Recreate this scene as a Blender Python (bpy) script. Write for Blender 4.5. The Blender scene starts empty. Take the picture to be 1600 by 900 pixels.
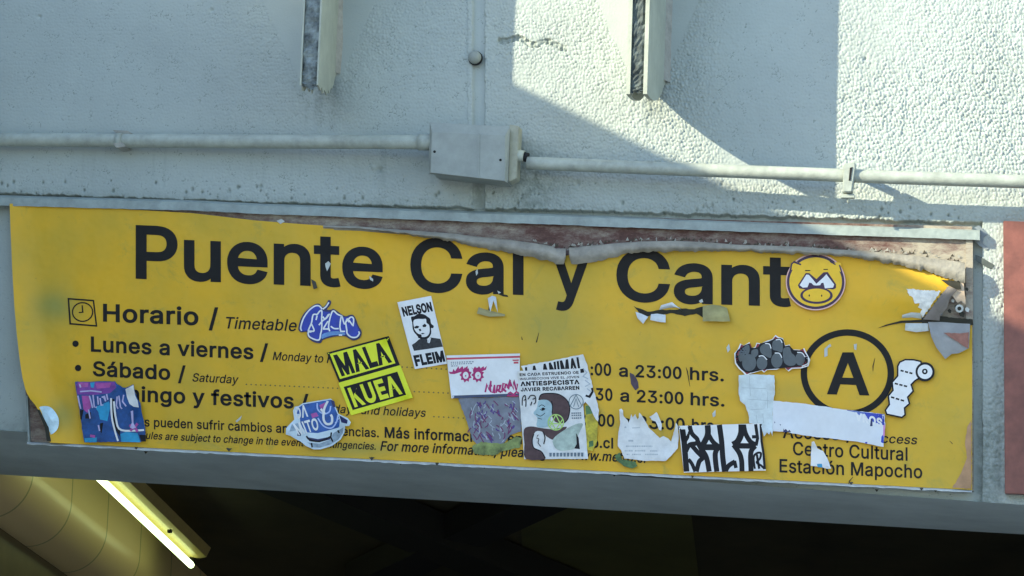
# Station sign on a painted wall.  Blender 4.5, self-contained.
import bpy, bmesh, math, random
import numpy as np
from mathutils import Vector
random.seed(7); np.random.seed(7)
scene = bpy.context.scene
COL = scene.collection

# ------------------------------------------------------------------ camera
AZ, EL, ROLL, DIST = math.radians(11.0), math.radians(8.0), math.radians(2.0), 8.5
FOC = 1600 * DIST / 3.15                 # focal length in photo pixels
CZ = 1.6 + DIST * math.sin(EL)           # height of the wall point at the picture centre
vd = Vector((-math.sin(AZ) * math.cos(EL), math.cos(AZ) * math.cos(EL), math.sin(EL)))
cpos = Vector((0, 0, CZ)) - DIST * vd
vr = vd.cross(Vector((0, 0, 1))).normalized(); vu = vr.cross(vd)
cr, sr = math.cos(ROLL), math.sin(ROLL)
vr, vu = cr * vr + sr * vu, -sr * vr + cr * vu
cam_d = bpy.data.cameras.new('camera'); cam = bpy.data.objects.new('camera', cam_d); COL.objects.link(cam)
from mathutils import Matrix
M = Matrix((vr, vu, -vd)).transposed().to_4x4(); M.translation = cpos
cam.matrix_world = M
cam_d.sensor_width = 36; cam_d.lens = 36 * FOC / 1600; cam_d.clip_end = 500
scene.camera = cam

def at(px, py, dep=0.0):
    """point of the plane dep metres in front of the wall (y = -dep) seen at a photo pixel"""
    v = vd + vr * ((px - 800) / FOC) - vu * ((py - 450) / FOC)
    return cpos + v * ((-dep - cpos.y) / v.y)
def at_x(px, py, X):
    v = vd + vr * ((px - 800) / FOC) - vu * ((py - 450) / FOC)
    return cpos + v * ((X - cpos.x) / v.x)
PX = 3.15 / 1600                         # metres per photo pixel on the wall

# ------------------------------------------------------------------ light
FIN = 0.32                               # how far the steel fins stand out of the wall
a_, b_ = at(1010, 153, FIN), at(1309, 200)
l0, l1 = at(790, 124), at(1570, 500)     # two points of the long shadow edge on the wall
slope = (l1.z - l0.z) / (l1.x - l0.x)
dx = b_.x - a_.x
travel = Vector((dx, FIN, slope * dx)).normalized()
sun_d = bpy.data.lights.new('sun', 'SUN'); sun_d.energy = 3.1; sun_d.angle = math.radians(0.5); sun_d.color = (1.0, 0.93, 0.69)
sun = bpy.data.objects.new('sun', sun_d); COL.objects.link(sun)
sun.rotation_euler = travel.to_track_quat('-Z', 'Y').to_euler(); sun.location = (-6, -6, 8)
world = bpy.data.worlds.new('World'); scene.world = world; world.use_nodes = True
wn = world.node_tree.nodes; wl = world.node_tree.links
sky = wn.new('ShaderNodeTexSky'); sky.sky_type = 'NISHITA'; sky.sun_disc = False
sky.sun_elevation = math.asin(-travel.z); sky.sun_rotation = math.atan2(-travel.x, -travel.y)
sky.air_density = 1.0; sky.dust_density = 0.6; sky.ozone_density = 2.5
bg = wn['Background']; bg.inputs[1].default_value = 0.15
wl.new(sky.outputs[0], bg.inputs[0])
vs = scene.view_settings; vs.view_transform = 'Standard'; vs.look = 'None'; vs.gamma = 1; vs.exposure = 1.7
scene.cycles.filter_width = 1.45
scene.cycles.use_denoising = True

# ------------------------------------------------------------------ materials
def nodes_of(name):
    m = bpy.data.materials.new(name); m.use_nodes = True
    nt = m.node_tree; return m, nt, nt.nodes['Principled BSDF']
def N(nt, typ, **kw):
    n = nt.nodes.new(typ)
    for k, v in kw.items():
        if k in n.inputs: n.inputs[k].default_value = v
        else: setattr(n, k, v)
    return n
MATS = {}
def mat(name, col, rough=0.6, var=0.12, scale=14.0, bump=0.0, bscale=90.0, metal=0.0, spec=0.4):
    if name in MATS: return MATS[name]
    m, nt, p = nodes_of(name); L = nt.links.new
    geo = N(nt, 'ShaderNodeNewGeometry')
    no = N(nt, 'ShaderNodeTexNoise', Scale=scale, Detail=6.0, Roughness=0.65)
    L(geo.outputs['Position'], no.inputs['Vector'])
    mr = N(nt, 'ShaderNodeMapRange'); mr.inputs[1].default_value = 0.3; mr.inputs[2].default_value = 0.7
    mr.inputs[3].default_value = 1 - var; mr.inputs[4].default_value = 1 + var * 0.6
    L(no.outputs[0], mr.inputs[0])
    mx = N(nt, 'ShaderNodeMix', data_type='RGBA', blend_type='MULTIPLY'); mx.inputs[0].default_value = 1
    mx.inputs[6].default_value = (*col, 1); L(mr.outputs[0], mx.inputs[7])
    L(mx.outputs[2], p.inputs['Base Color'])
    p.inputs['Roughness'].default_value = rough; p.inputs['Metallic'].default_value = metal
    p.inputs['Specular IOR Level'].default_value = spec
    if bump:
        b2 = N(nt, 'ShaderNodeTexNoise', Scale=bscale, Detail=4.0)
        L(geo.outputs['Position'], b2.inputs['Vector'])
        bp = N(nt, 'ShaderNodeBump', Strength=bump, Distance=0.004)
        L(b2.outputs[0], bp.inputs['Height']); L(bp.outputs[0], p.inputs['Normal'])
    MATS[name] = m; return m

# ------------------------------------------------------------------ object helpers
def link(name, verts, faces, m, parent=None, smooth=False, origin=None):
    """one mesh object; verts are world points; a child is stored in its parent's space"""
    verts = [Vector(v) for v in verts]
    if parent is not None: base = Vector(parent['_o'])
    elif origin is not None: base = Vector(origin)
    else:
        lo = Vector([min(v[i] for v in verts) for i in range(3)]); hi = Vector([max(v[i] for v in verts) for i in range(3)])
        base = Vector(((lo.x + hi.x) / 2, (lo.y + hi.y) / 2, lo.z))
    me = bpy.data.meshes.new(name); me.from_pydata([v - base for v in verts], [], faces); me.update()
    o = bpy.data.objects.new(name, me); COL.objects.link(o)
    if m: me.materials.append(m)
    if smooth: me.shade_smooth()
    if parent is not None: o.parent = parent
    else: o.location = base
    o['_o'] = base[:]
    return o
def empty(name, loc):
    o = bpy.data.objects.new(name, None); COL.objects.link(o); o.location = loc; o['_o'] = tuple(loc); o.empty_display_size = 0.1
    return o
def tag(o, label=None, cat=None, group=None, kind=None):
    if label: o['label'] = label
    if cat: o['category'] = cat
    if group: o['group'] = group
    if kind: o['kind'] = kind
    return o
def box_vf(x0, x1, y0, y1, z0, z1):
    v = [(x, y, z) for z in (z0, z1) for y in (y0, y1) for x in (x0, x1)]
    f = [(0, 2, 3, 1), (4, 5, 7, 6), (0, 1, 5, 4), (2, 6, 7, 3), (0, 4, 6, 2), (1, 3, 7, 5)]
    return v, f
def box(name, x0, x1, y0, y1, z0, z1, m, parent=None):
    v, f = box_vf(x0, x1, y0, y1, z0, z1); return link(name, v, f, m, parent)
def slab(name, pts, d0, d1, m, parent=None, bev=0.0):
    """prism whose outline is given in photo pixels on the plane d1 (front) and carried straight back to d0"""
    fr = [at(x, y, d1) for x, y in pts]; bk = [Vector((p.x, -d0, p.z)) for p in fr]; n = len(pts)
    v = fr + bk; f = [tuple(range(n))] + [tuple(reversed(range(n, 2 * n)))] + [(i, i + n, (i + 1) % n + n, (i + 1) % n) for i in range(n)]
    o = link(name, v, f, m, parent)
    bm = bmesh.new(); bm.from_mesh(o.data); bmesh.ops.recalc_face_normals(bm, faces=bm.faces)
    if bev: bmesh.ops.bevel(bm, geom=list(bm.edges), offset=bev, segments=2, affect='EDGES')
    bm.to_mesh(o.data); bm.free(); return o
def tube_vf(pts, rad, n=16, caps=True):
    v, f = [], []
    pts = [Vector(p) for p in pts]; k = len(pts)
    rads = rad if isinstance(rad, (list, tuple)) else [rad] * k
    for i, p in enumerate(pts):
        t = (pts[min(i + 1, k - 1)] - pts[max(i - 1, 0)]).normalized()
        a = t.cross(Vector((0, 0.3, 1))).normalized(); b = t.cross(a)
        for j in range(n):
            th = 2 * math.pi * j / n; v.append(p + rads[i] * (a * math.cos(th) + b * math.sin(th)))
    for i in range(k - 1):
        for j in range(n):
            f.append((i * n + j, i * n + (j + 1) % n, (i + 1) * n + (j + 1) % n, (i + 1) * n + j))
    if caps: f += [tuple(reversed(range(n))), tuple(range((k - 1) * n, k * n))]
    return v, f
def tube(name, pts, rad, m, parent=None, n=16):
    v, f = tube_vf(pts, rad, n); o = link(name, v, f, m, parent)
    bm = bmesh.new(); bm.from_mesh(o.data); bmesh.ops.recalc_face_normals(bm, faces=bm.faces); bm.to_mesh(o.data); bm.free()
    for p in o.data.polygons: p.use_smooth = len(p.vertices) == 4
    return o

# flat shapes: closed outlines in photo pixels filled (holes by even-odd) and laid on a plane parallel to the wall
def fill(loops):
    from mathutils.geometry import delaunay_2d_cdt
    vs_, es = [], []
    for lp in loops:
        o = len(vs_); n = len(lp); vs_ += [Vector((x, y)) for x, y in lp]; es += [(o + i, o + (i + 1) % n) for i in range(n)]
    v, e, f, *_ = delaunay_2d_cdt(vs_, es, [], 0, 1e-4)
    out = []
    for t in f:
        cx = sum(v[k].x for k in t) / len(t); cy = sum(v[k].y for k in t) / len(t)
        w = 0
        for lp in loops: w += winding((cx, cy), lp)
        if w: out.append(tuple(t))
    return [(p.x, p.y) for p in v], out
def winding(p, s):
    w = 0; x, y = p
    for i in range(len(s)):
        (x0, y0), (x1, y1) = s[i - 1], s[i]
        if (y0 > y) != (y1 > y):
            xi = (x1 - x0) * (y - y0) / (y1 - y0) + x0
            if x < xi: w += 1 if y1 > y0 else -1
    return w
def area(s): return 0.5 * sum(s[i - 1][0] * s[i][1] - s[i][0] * s[i - 1][1] for i in range(len(s)))
def inside(p, s):
    c = False; x, y = p
    for i in range(len(s)):
        (x0, y0), (x1, y1) = s[i - 1], s[i]
        if (y0 > y) != (y1 > y) and x < (x1 - x0) * (y - y0) / (y1 - y0) + x0: c = not c
    return c
def grouped(loops):
    """outlines sorted into solid pieces: each outer loop with its own holes"""
    dep_ = [sum(inside(s[0], t) for j, t in enumerate(loops) if j != i) for i, s in enumerate(loops)]
    gs = []
    for i, s in enumerate(loops):
        if dep_[i] % 2 == 0:
            gs.append([s if area(s) > 0 else s[::-1]] + [(t if area(t) < 0 else t[::-1]) for j, t in enumerate(loops) if j != i and dep_[j] == dep_[i] + 1 and inside(t[0], s)])
    return gs
def refine(v, f, lim=12.0):
    bm = bmesh.new(); vv = [bm.verts.new((x, y, 0)) for x, y in v]
    for t in f:
        try: bm.faces.new([vv[q] for q in t])
        except ValueError: pass
    for _ in range(5):
        es = [e for e in bm.edges if e.calc_length() > lim]
        if not es: break
        bmesh.ops.subdivide_edges(bm, edges=es, cuts=1); bmesh.ops.triangulate(bm, faces=bm.faces)
    bm.verts.index_update(); out = [(q.co.x, q.co.y) for q in bm.verts], [tuple(q.index for q in t.verts) for t in bm.faces]; bm.free(); return out
def flat(name, loops, dep, m, parent=None, depf=None):
    V, F = [], []
    for g in grouped(loops):
        v, f = fill(g); o = len(V); V += v; F += [tuple(q + o for q in t) for t in f]
    v, f = V, F
    if depf: v, f = refine(v, f)
    return link(name, [at(x, y, (depf(x, y) if depf else dep)) for x, y in v], f, m, parent)
def rough_edge(pts, amp=1.0, step=4.0):
    out = []
    n = len(pts)
    for i in range(n):
        (x0, y0), (x1, y1) = pts[i], pts[(i + 1) % n]; L_ = math.hypot(x1 - x0, y1 - y0); k = max(1, int(L_ / step))
        for j in range(k):
            t = j / k; out.append((x0 + (x1 - x0) * t + (random.uniform(-amp, amp) if j else 0), y0 + (y1 - y0) * t + (random.uniform(-amp, amp) if j else 0)))
    return out
def ribbon(pts, w, closed=False):
    """outline quads of a stroke of width w (w may taper: list)"""
    n = len(pts); ws = w if isinstance(w, (list, tuple)) else [w] * n
    Lp, Rp = [], []
    for i in range(n):
        if closed: a, b = pts[i - 1], pts[(i + 1) % n]
        else: a, b = pts[max(i - 1, 0)], pts[min(i + 1, n - 1)]
        tx, ty = b[0] - a[0], b[1] - a[1]; l = math.hypot(tx, ty) or 1; nx, ny = -ty / l, tx / l
        k = 1.0
        if 0 < i < n - 1 or closed:
            c = pts[i]; ux, uy = c[0] - a[0], c[1] - a[1]; ul = math.hypot(ux, uy) or 1
            k = 1 / max(0.5, abs((ux * tx + uy * ty) / (ul * l)))
        h = ws[i] / 2 * k
        Lp.append((pts[i][0] + nx * h, pts[i][1] + ny * h)); Rp.append((pts[i][0] - nx * h, pts[i][1] - ny * h))
    f = [(i, i + 1, n + i + 1, n + i) for i in range(n - 1)]
    if closed: f.append((n - 1, 0, n, 2 * n - 1))
    return Lp + Rp, f
def strokes(name, lines, w, dep, m, parent=None, closed=False, step=0.00008):
    V, F = [], []
    for i, ln in enumerate(lines):
        ww = w[i] if isinstance(w, list) and not isinstance(ln[0], (int, float)) and len(w) == len(lines) else w
        v, f = ribbon(ln, ww, closed); o = len(V)
        V += [at(x, y, dep + step * i) for x, y in v]; F += [tuple(q + o for q in t) for t in f]
    return link(name, V, F, m, parent)
def ell(cx, cy, rx, ry, n=48, a0=0.0, a1=2 * math.pi):
    k = n if abs(a1 - a0 - 2 * math.pi) < 1e-6 else n + 1
    return [(cx + rx * math.cos(a0 + (a1 - a0) * i / n), cy + ry * math.sin(a0 + (a1 - a0) * i / n)) for i in range(k)]
def Z(ox, oy, s, pts):                    # enlarged-photo coordinates -> photo pixels
    return [(ox + x / s, oy + y / s) for x, y in pts]
def smooth_loop(pts, k=4):
    """closed Catmull-Rom"""
    out = []; n = len(pts)
    for i in range(n):
        p0, p1, p2, p3 = [pts[(i + j - 1) % n] for j in range(4)]
        for s in range(k):
            t = s / k
            out.append(tuple(0.5 * (2 * p1[c] + (p2[c] - p0[c]) * t + (2 * p0[c] - 5 * p1[c] + 4 * p2[c] - p3[c]) * t * t + (3 * p1[c] - p0[c] - 3 * p2[c] + p3[c]) * t ** 3) for c in (0, 1)))
    return out
def smooth_line(pts, k=5):
    q = [pts[0]] + list(pts) + [pts[-1]]; out = []
    for i in range(len(pts) - 1):
        p0, p1, p2, p3 = q[i:i + 4]
        for s in range(k):
            t = s / k
            out.append(tuple(0.5 * (2 * p1[c] + (p2[c] - p0[c]) * t + (2 * p0[c] - 5 * p1[c] + 4 * p2[c] - p3[c]) * t * t + (3 * p1[c] - p0[c] - 3 * p2[c] + p3[c]) * t ** 3) for c in (0, 1)))
    out.append(tuple(pts[-1])); return out
def interp(tab, x):
    return float(np.interp(x, [t[0] for t in tab], [t[1] for t in tab]))

GLYPHS = (
'A480;16,0 201,509 276,509 463,0 395,0 287,302 280,323 272,346 264,372 255,402 244,438 232,478 245,478 233,437 222,402 213,371 204,345 197,322 191,302 85,0;110,142 110,199 370,199 370,142|B456;60,0 60,509 241,509 274,507 304,501 329,491 350,477 367,461 381,442 390,421 396,398 398,374 397,353 393,336 387,320 378,307 368,295 356,286 343,278 329,272 315,267 315,262 331,260 347,254 363,245 378,234 391,220 402,203 411,184 416,161 418,136 416,111 410,88 400,67 386,48 368,31 344,18 317,8 284,2 247,0;125,57 245,57 281,60 309,67 330,80 344,96 353,115 355,137 354,153 350,169 342,184 333,197 320,209 306,218 289,225 269,229 248,231 125,231;125,285 238,285 256,287 273,290 288,296 302,304 314,314 323,326 330,340 335,355 336,372 333,393 326,412 313,429 294,442 270,449 240,452 125,452|C510;267,-7 225,-3 186,7 150,25 119,49 92,79 70,115 53,157 44,203 40,254 44,305 53,352 70,393 92,429 119,459 150,484 186,501 225,512 267,516 293,514 317,511 340,504 362,496 383,485 402,471 419,456 435,438 448,418 459,397 467,373 473,348 408,348 404,365 397,380 389,395 380,407 369,418 357,428 344,437 330,444 315,449 300,453 284,455 267,456 237,453 209,445 184,432 161,414 141,391 125,364 113,332 106,295 103,254 106,213 113,177 125,145 141,117 161,94 184,76 210,63 237,56 267,53 284,54 300,56 315,60 330,65 344,72 357,81 369,90 380,102 389,114 397,128 404,144 408,160 473,160 467,135 459,112 448,91 435,71 420,53 402,38 383,24 363,13 341,5 317,-2 293,-6|D502;219,0 96,0 96,57 215,57 254,60 288,68 318,81 343,99 363,122 379,149 390,181 397,216 399,255 397,294 390,329 379,361 364,388 344,410 320,428 291,441 258,449 221,452 93,452 93,509 225,509 273,505 315,495 353,478 385,455 412,426 433,391 449,351 458,306 462,255 458,205 449,159 433,119 411,83 384,54 351,31 312,14 268,3;125,509 125,0 60,0 60,509|E419;60,0 60,509 372,509 372,452 125,452 125,286 355,286 355,229 125,229 125,57 375,57 375,0|F410;60,0 60,509 369,509 369,452 125,452 125,278 346,278 346,221 125,221 125,0|G520;269,-7 225,-3 185,7 149,25 118,49 91,79 69,116 53,157 43,203 40,254 43,305 53,352 69,393 91,429 117,459 149,484 184,501 223,512 265,516 291,514 316,510 340,504 363,494 384,483 403,469 421,453 436,436 449,416 460,395 468,373 474,349 408,349 402,365 395,379 387,393 378,406 368,417 356,427 344,436 330,443 315,448 300,453 283,455 265,456 236,453 209,445 183,432 160,414 141,392 125,364 113,332 106,295 103,254 106,213 113,177 125,145 141,117 161,95 184,76 210,63 238,56 269,53 296,55 322,61 345,71 365,85 382,102 396,123 407,147 413,173 415,202 434,199 283,199 283,256 478,256 478,200 475,160 466,124 451,91 431,62 406,38 377,19 344,5 308,-4|H517;60,0 60,509 125,509 125,289 392,289 392,509 457,509 457,0 392,0 392,232 125,232 125,0|I300;31,0 31,57 118,57 118,452 31,452 31,509 269,509 269,452 183,452 183,57 269,57 269,0|J396;185,-7 143,-2 106,11 75,33 52,63 38,100 33,145 33,173 98,173 98,145 100,117 108,93 122,74 139,61 160,53 185,50 209,53 230,61 248,74 261,93 269,117 272,145 272,509 336,509 336,145 332,100 318,63 294,33 263,11 227,-2|K4'
'67;104,145 104,216 116,231 128,246 139,261 151,275 162,289 174,303 187,317 199,331 212,344 364,509 448,509 231,276 228,276;60,0 60,509 125,509 125,334 124,225 125,193 125,0;372,0 188,259 228,309 449,0|L393;60,0 60,509 125,509 125,57 361,57 361,0|M628;60,0 60,509 152,509 277,187 287,159 299,123 311,84 322,49 307,49 318,83 330,121 342,158 352,187 476,509 568,509 568,0 504,0 504,291 504,327 505,369 506,413 507,457 513,457 508,441 503,425 498,409 482,363 467,322 456,291 342,0 286,0 170,291 159,321 145,361 129,408 112,457 119,457 120,416 121,372 122,328 122,291 122,0|N523;60,0 60,509 136,509 343,183 349,174 355,163 363,151 371,137 379,122 388,107 396,90 405,73 414,55 405,54 403,72 402,90 401,108 400,126 399,142 399,157 399,195 399,509 463,509 463,0 387,0 202,290 177,331 168,346 159,363 148,381 108,452 119,454 122,384 124,328 125,291 125,0|O533;267,-7 225,-3 186,7 150,25 119,49 92,79 70,115 53,157 44,203 40,254 44,305 53,352 70,393 92,429 119,459 150,484 186,501 225,512 267,516 309,512 348,501 384,484 415,459 442,429 464,393 480,352 490,305 493,254 490,203 480,157 464,115 442,79 415,49 384,25 348,7 309,-3;267,53 296,55 324,63 349,76 372,94 392,116 408,144 420,176 428,213 430,254 428,295 420,332 408,365 392,392 372,415 349,433 324,446 296,453 267,456 237,453 210,445 184,433 161,415 142,392 125,364 113,332 106,295 103,254 106,213 113,176 125,144 142,117 161,94 184,76 210,63 237,55|P445;60,0 60,509 235,509 272,506 305,499 332,487 356,471 375,452 390,430 400,404 407,377 409,348 407,318 400,291 390,265 375,243 356,223 332,207 305,195 272,188 235,186 109,186 109,242 233,242 257,244 279,248 297,256 312,266 324,279 333,294 339,310 343,328 344,348 343,367 339,385 333,402 324,416 312,428 297,439 279,446 257,451 232,452 125,452 125,0|Q533;245,159 313,159 369,85 384,65 468,-48 401,-48 346,27 331,46;267,-7 225,-3 186,7 150,25 119,49 92,79 70,115 53,157 44,203 40,254 44,305 53,352 70,393 92,429 119,459 150,484 186,501 225,512 267,516 309,512 348,501 384,484 415,459 442,429 464,393 480,352 490,305 493,254 490,203 480,157 464,115 442,79 415,49 384,25 348,7 309,-3;267,53 296,55 324,63 349,76 372,94 392,116 408,144 420,176 428,213 430,254 428,295 420,332 408,365 392,392 372,415 349,433 324,446 296,453 267,456 237,453 210,445 184,433 161,415 142,392 125,364 113,332 106,295 103,254 106,213 113,176 125,144 142,117 161,94 184,76 210,63 237,55|R449;60,0 60,509 236,509 273,506 305,500 333,489 356,473 376,455 390,433 401,408 407,381 409,352 407,323 401,296 390,271 376,250 356,232 333,217 305,206 273,200 236,198 96,198 96,255 234,255 258,256 280,260 298,267 313,276 325,287 334,300 340,316 344,333 345,352 344,371 340,389 334,405 325,419 313,430 298,440 279,446 258,451 233,452 125,452 125,0;353,0 230,229 303,229 428,0|S447;224,-9 188,-7 156,-1 128,9 102,23 81,40 64,60 51,83 42,109 38,137 104,137 108,118 114,102 123,88 136,76 150,66 166,59 185,53 204,50 224,49 246,50 267,54 286,60 303,69 317,79 329,92 338,106 344,122 346,139 344,154 340,168 332,179 322,189 310,197 296,205 280,211 '
'263,217 245,222 184,239 145,253 112,269 86,289 67,313 56,341 52,372 54,400 62,425 75,448 92,468 113,484 138,498 165,508 195,514 227,516 259,514 289,508 316,498 340,484 360,468 377,449 390,427 398,403 401,378 337,378 332,402 320,421 302,437 280,449 254,456 225,459 204,457 185,454 167,448 152,440 139,430 129,418 121,405 117,391 115,376 117,359 122,345 131,334 142,324 155,315 169,308 184,302 198,297 212,293 264,279 279,275 295,270 312,264 328,256 344,248 359,238 372,226 384,213 395,198 402,180 407,161 408,139 406,112 399,87 386,64 370,43 349,25 323,11 294,0 261,-7|T449;32,452 32,509 417,509 417,452 257,452 257,0 193,0 193,452|U517;259,-8 220,-6 186,2 154,15 126,33 103,55 85,80 71,108 63,140 60,173 60,509 124,509 124,178 126,155 132,133 141,113 153,95 169,80 187,68 208,59 232,53 259,52 285,53 309,59 331,68 349,80 364,95 377,113 385,133 391,155 393,178 393,509 457,509 457,173 454,140 446,108 433,80 414,55 391,33 363,15 332,2 297,-6|V480;204,0 16,509 84,509 192,206 199,187 207,164 215,137 225,106 236,71 248,31 235,31 247,71 257,107 267,138 276,165 283,187 290,206 395,509 463,509 278,0|W686;155,0 16,509 82,509 163,196 167,179 172,162 175,145 187,94 190,76 194,58 197,40 189,40 193,58 196,76 200,94 203,111 207,128 211,145 224,196 306,509 380,509 462,196 466,179 470,162 474,145 486,94 490,76 494,58 497,40 488,40 492,58 495,76 499,94 503,111 506,128 510,145 523,196 603,509 670,509 530,0 455,0 368,323 362,345 357,368 351,391 346,417 341,445 336,475 350,475 345,446 340,420 335,395 330,371 324,347 318,323 230,0|X474;18,0 217,284 217,236 29,509 104,509 178,400 188,386 196,373 204,361 211,350 217,340 223,329 230,318 236,305 243,292 232,292 252,329 258,339 265,350 272,361 298,400 374,509 446,509 259,239 259,287 456,0 382,0 292,129 268,165 262,175 256,185 250,195 244,206 237,218 230,231 244,231 238,219 231,207 225,196 219,186 213,176 206,166 182,129 91,0|Y472;203,0 203,208 16,509 91,509 192,344 203,327 213,309 222,292 231,274 240,254 250,230 224,230 233,254 242,275 251,293 260,310 270,327 280,344 381,509 455,509 268,208 268,0|Z438;42,0 42,46 273,385 284,400 295,415 306,431 318,446 329,461 341,476 348,454 327,453 306,453 285,452 265,452 244,452 223,452 40,452 40,509 397,509 397,462 169,129 157,113 146,97 134,81 97,33 90,54 111,55 131,56 152,57 173,57 193,57 214,57 399,57 399,0|a389;160,-9 137,-7 115,-3 94,5 76,15 60,29 48,45 38,63 32,84 30,108 32,128 36,146 43,161 53,174 64,184 78,193 92,200 108,206 125,211 143,214 161,217 178,220 234,227 247,229 257,231 265,235 271,240 274,246 276,255 276,257 275,272 272,285 267,297 260,307 251,315 240,322 227,327 212,330 196,331 178,330 163,327 149,322 137,316 127,309 118,301 110,292 104,283 100,274 41,291 51,313 64,331 79,346 95,358 114,368 133,375 153,380 173,383 194,384 208,384 223,382 239,379 255,375 271,369 286,360 300,350 312,336 322,320 330,301 335,278 337,251 337,0 277,0 277,52 272,52 267,43 260,34 252,25 242,16 229,8 215,1 199,-4 181,-7;170,45 192,47 211,51 228,59 242,68 254,80 263,93 270,108 274,122 276,138 276,190 272,'
'187 267,184 259,182 251,180 241,178 231,176 200,171 175,168 161,166 147,163 134,159 122,153 112,147 103,139 97,130 93,118 92,105 93,93 96,82 102,72 109,64 119,57 130,52 142,48 156,46|b424;229,-8 208,-7 189,-3 172,4 159,12 147,21 138,31 130,41 123,50 118,59 112,59 112,0 53,0 53,509 114,509 114,319 118,319 123,327 130,336 137,346 147,355 158,364 171,373 188,379 207,383 229,384 259,382 287,374 313,361 335,342 354,320 370,293 381,261 388,227 390,189 388,151 381,116 370,84 355,57 336,34 313,16 288,3 260,-6;220,47 242,49 262,55 279,66 294,80 306,97 316,117 323,139 327,163 328,189 327,215 323,239 316,261 307,281 295,298 280,311 262,322 243,328 220,330 198,328 178,322 161,312 147,299 134,282 125,263 118,241 114,216 113,189 114,162 118,138 125,115 135,95 147,78 162,65 179,55 198,49|c396;207,-8 174,-5 144,3 117,16 93,35 72,58 56,85 44,116 37,150 34,187 37,225 44,260 56,291 72,318 93,341 117,360 144,374 174,382 207,384 226,384 243,381 260,377 276,371 291,364 305,356 318,346 330,335 340,322 349,308 356,293 362,277 303,262 300,272 295,281 290,289 284,297 278,304 270,311 261,316 252,321 242,325 231,328 220,329 207,330 184,328 163,321 145,310 130,296 118,278 108,258 102,236 98,212 96,187 98,163 102,139 108,117 118,97 130,80 145,66 163,55 184,49 207,46 220,47 232,49 243,52 253,55 262,60 271,66 279,73 285,80 292,89 297,98 301,107 304,117 363,102 357,86 350,70 341,56 331,43 319,32 306,21 292,12 277,5 261,-1 244,-5 226,-7|d424;195,-8 165,-6 137,3 111,16 89,34 70,57 55,84 43,116 36,151 34,189 36,227 43,261 55,293 70,320 89,342 112,361 137,374 165,382 196,384 218,383 237,379 253,373 267,364 278,355 287,346 295,336 301,327 306,319 311,319 311,509 372,509 372,0 313,0 313,59 307,59 301,50 295,41 287,31 277,21 266,12 252,4 236,-3 217,-7;205,47 226,49 246,55 263,65 278,78 290,95 299,115 306,138 310,162 312,189 310,216 306,241 300,263 290,282 278,299 263,312 246,322 227,328 205,330 182,328 162,322 145,311 130,298 118,281 108,261 102,239 98,215 96,189 98,163 102,139 109,117 118,97 130,80 145,66 162,55 182,49|e404;212,-8 177,-5 145,3 117,16 92,35 72,58 56,85 44,116 37,150 34,187 36,224 44,258 55,290 71,317 91,340 115,359 142,373 172,382 205,384 226,383 246,380 266,374 285,366 303,355 319,341 334,324 347,305 357,282 365,256 370,227 371,194 371,169 75,169 75,221 338,221 310,202 308,226 304,248 298,269 288,286 277,301 263,314 246,323 227,328 205,330 183,328 164,323 146,313 131,301 119,286 109,270 102,251 97,231 96,211 96,178 98,151 102,127 110,106 121,88 135,73 151,61 169,53 190,48 212,46 227,47 241,49 254,53 265,58 276,65 285,73 294,82 300,93 306,105 365,91 358,72 348,55 335,39 320,26 302,14 283,4 261,-3 237,-7|f254;228,379 228,327 6,327 6,379;81,0 81,432 82,452 87,470 96,486 107,499 120,510 135,519 152,525 169,529 187,530 201,530 212,529 222,527 231,525 238,523 243,521 227,468 215,472 209,473 202,474 195,474 178,472 164,468 154,460 147,449 143,435 142,419 142,0|g425;207,-151 180,-149 156,-146 134,-140 114,-132 97,-122 82,-110 70,-97 59,-84 51,-69 101,-41 107,-49 114,-57 122,-'
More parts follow.
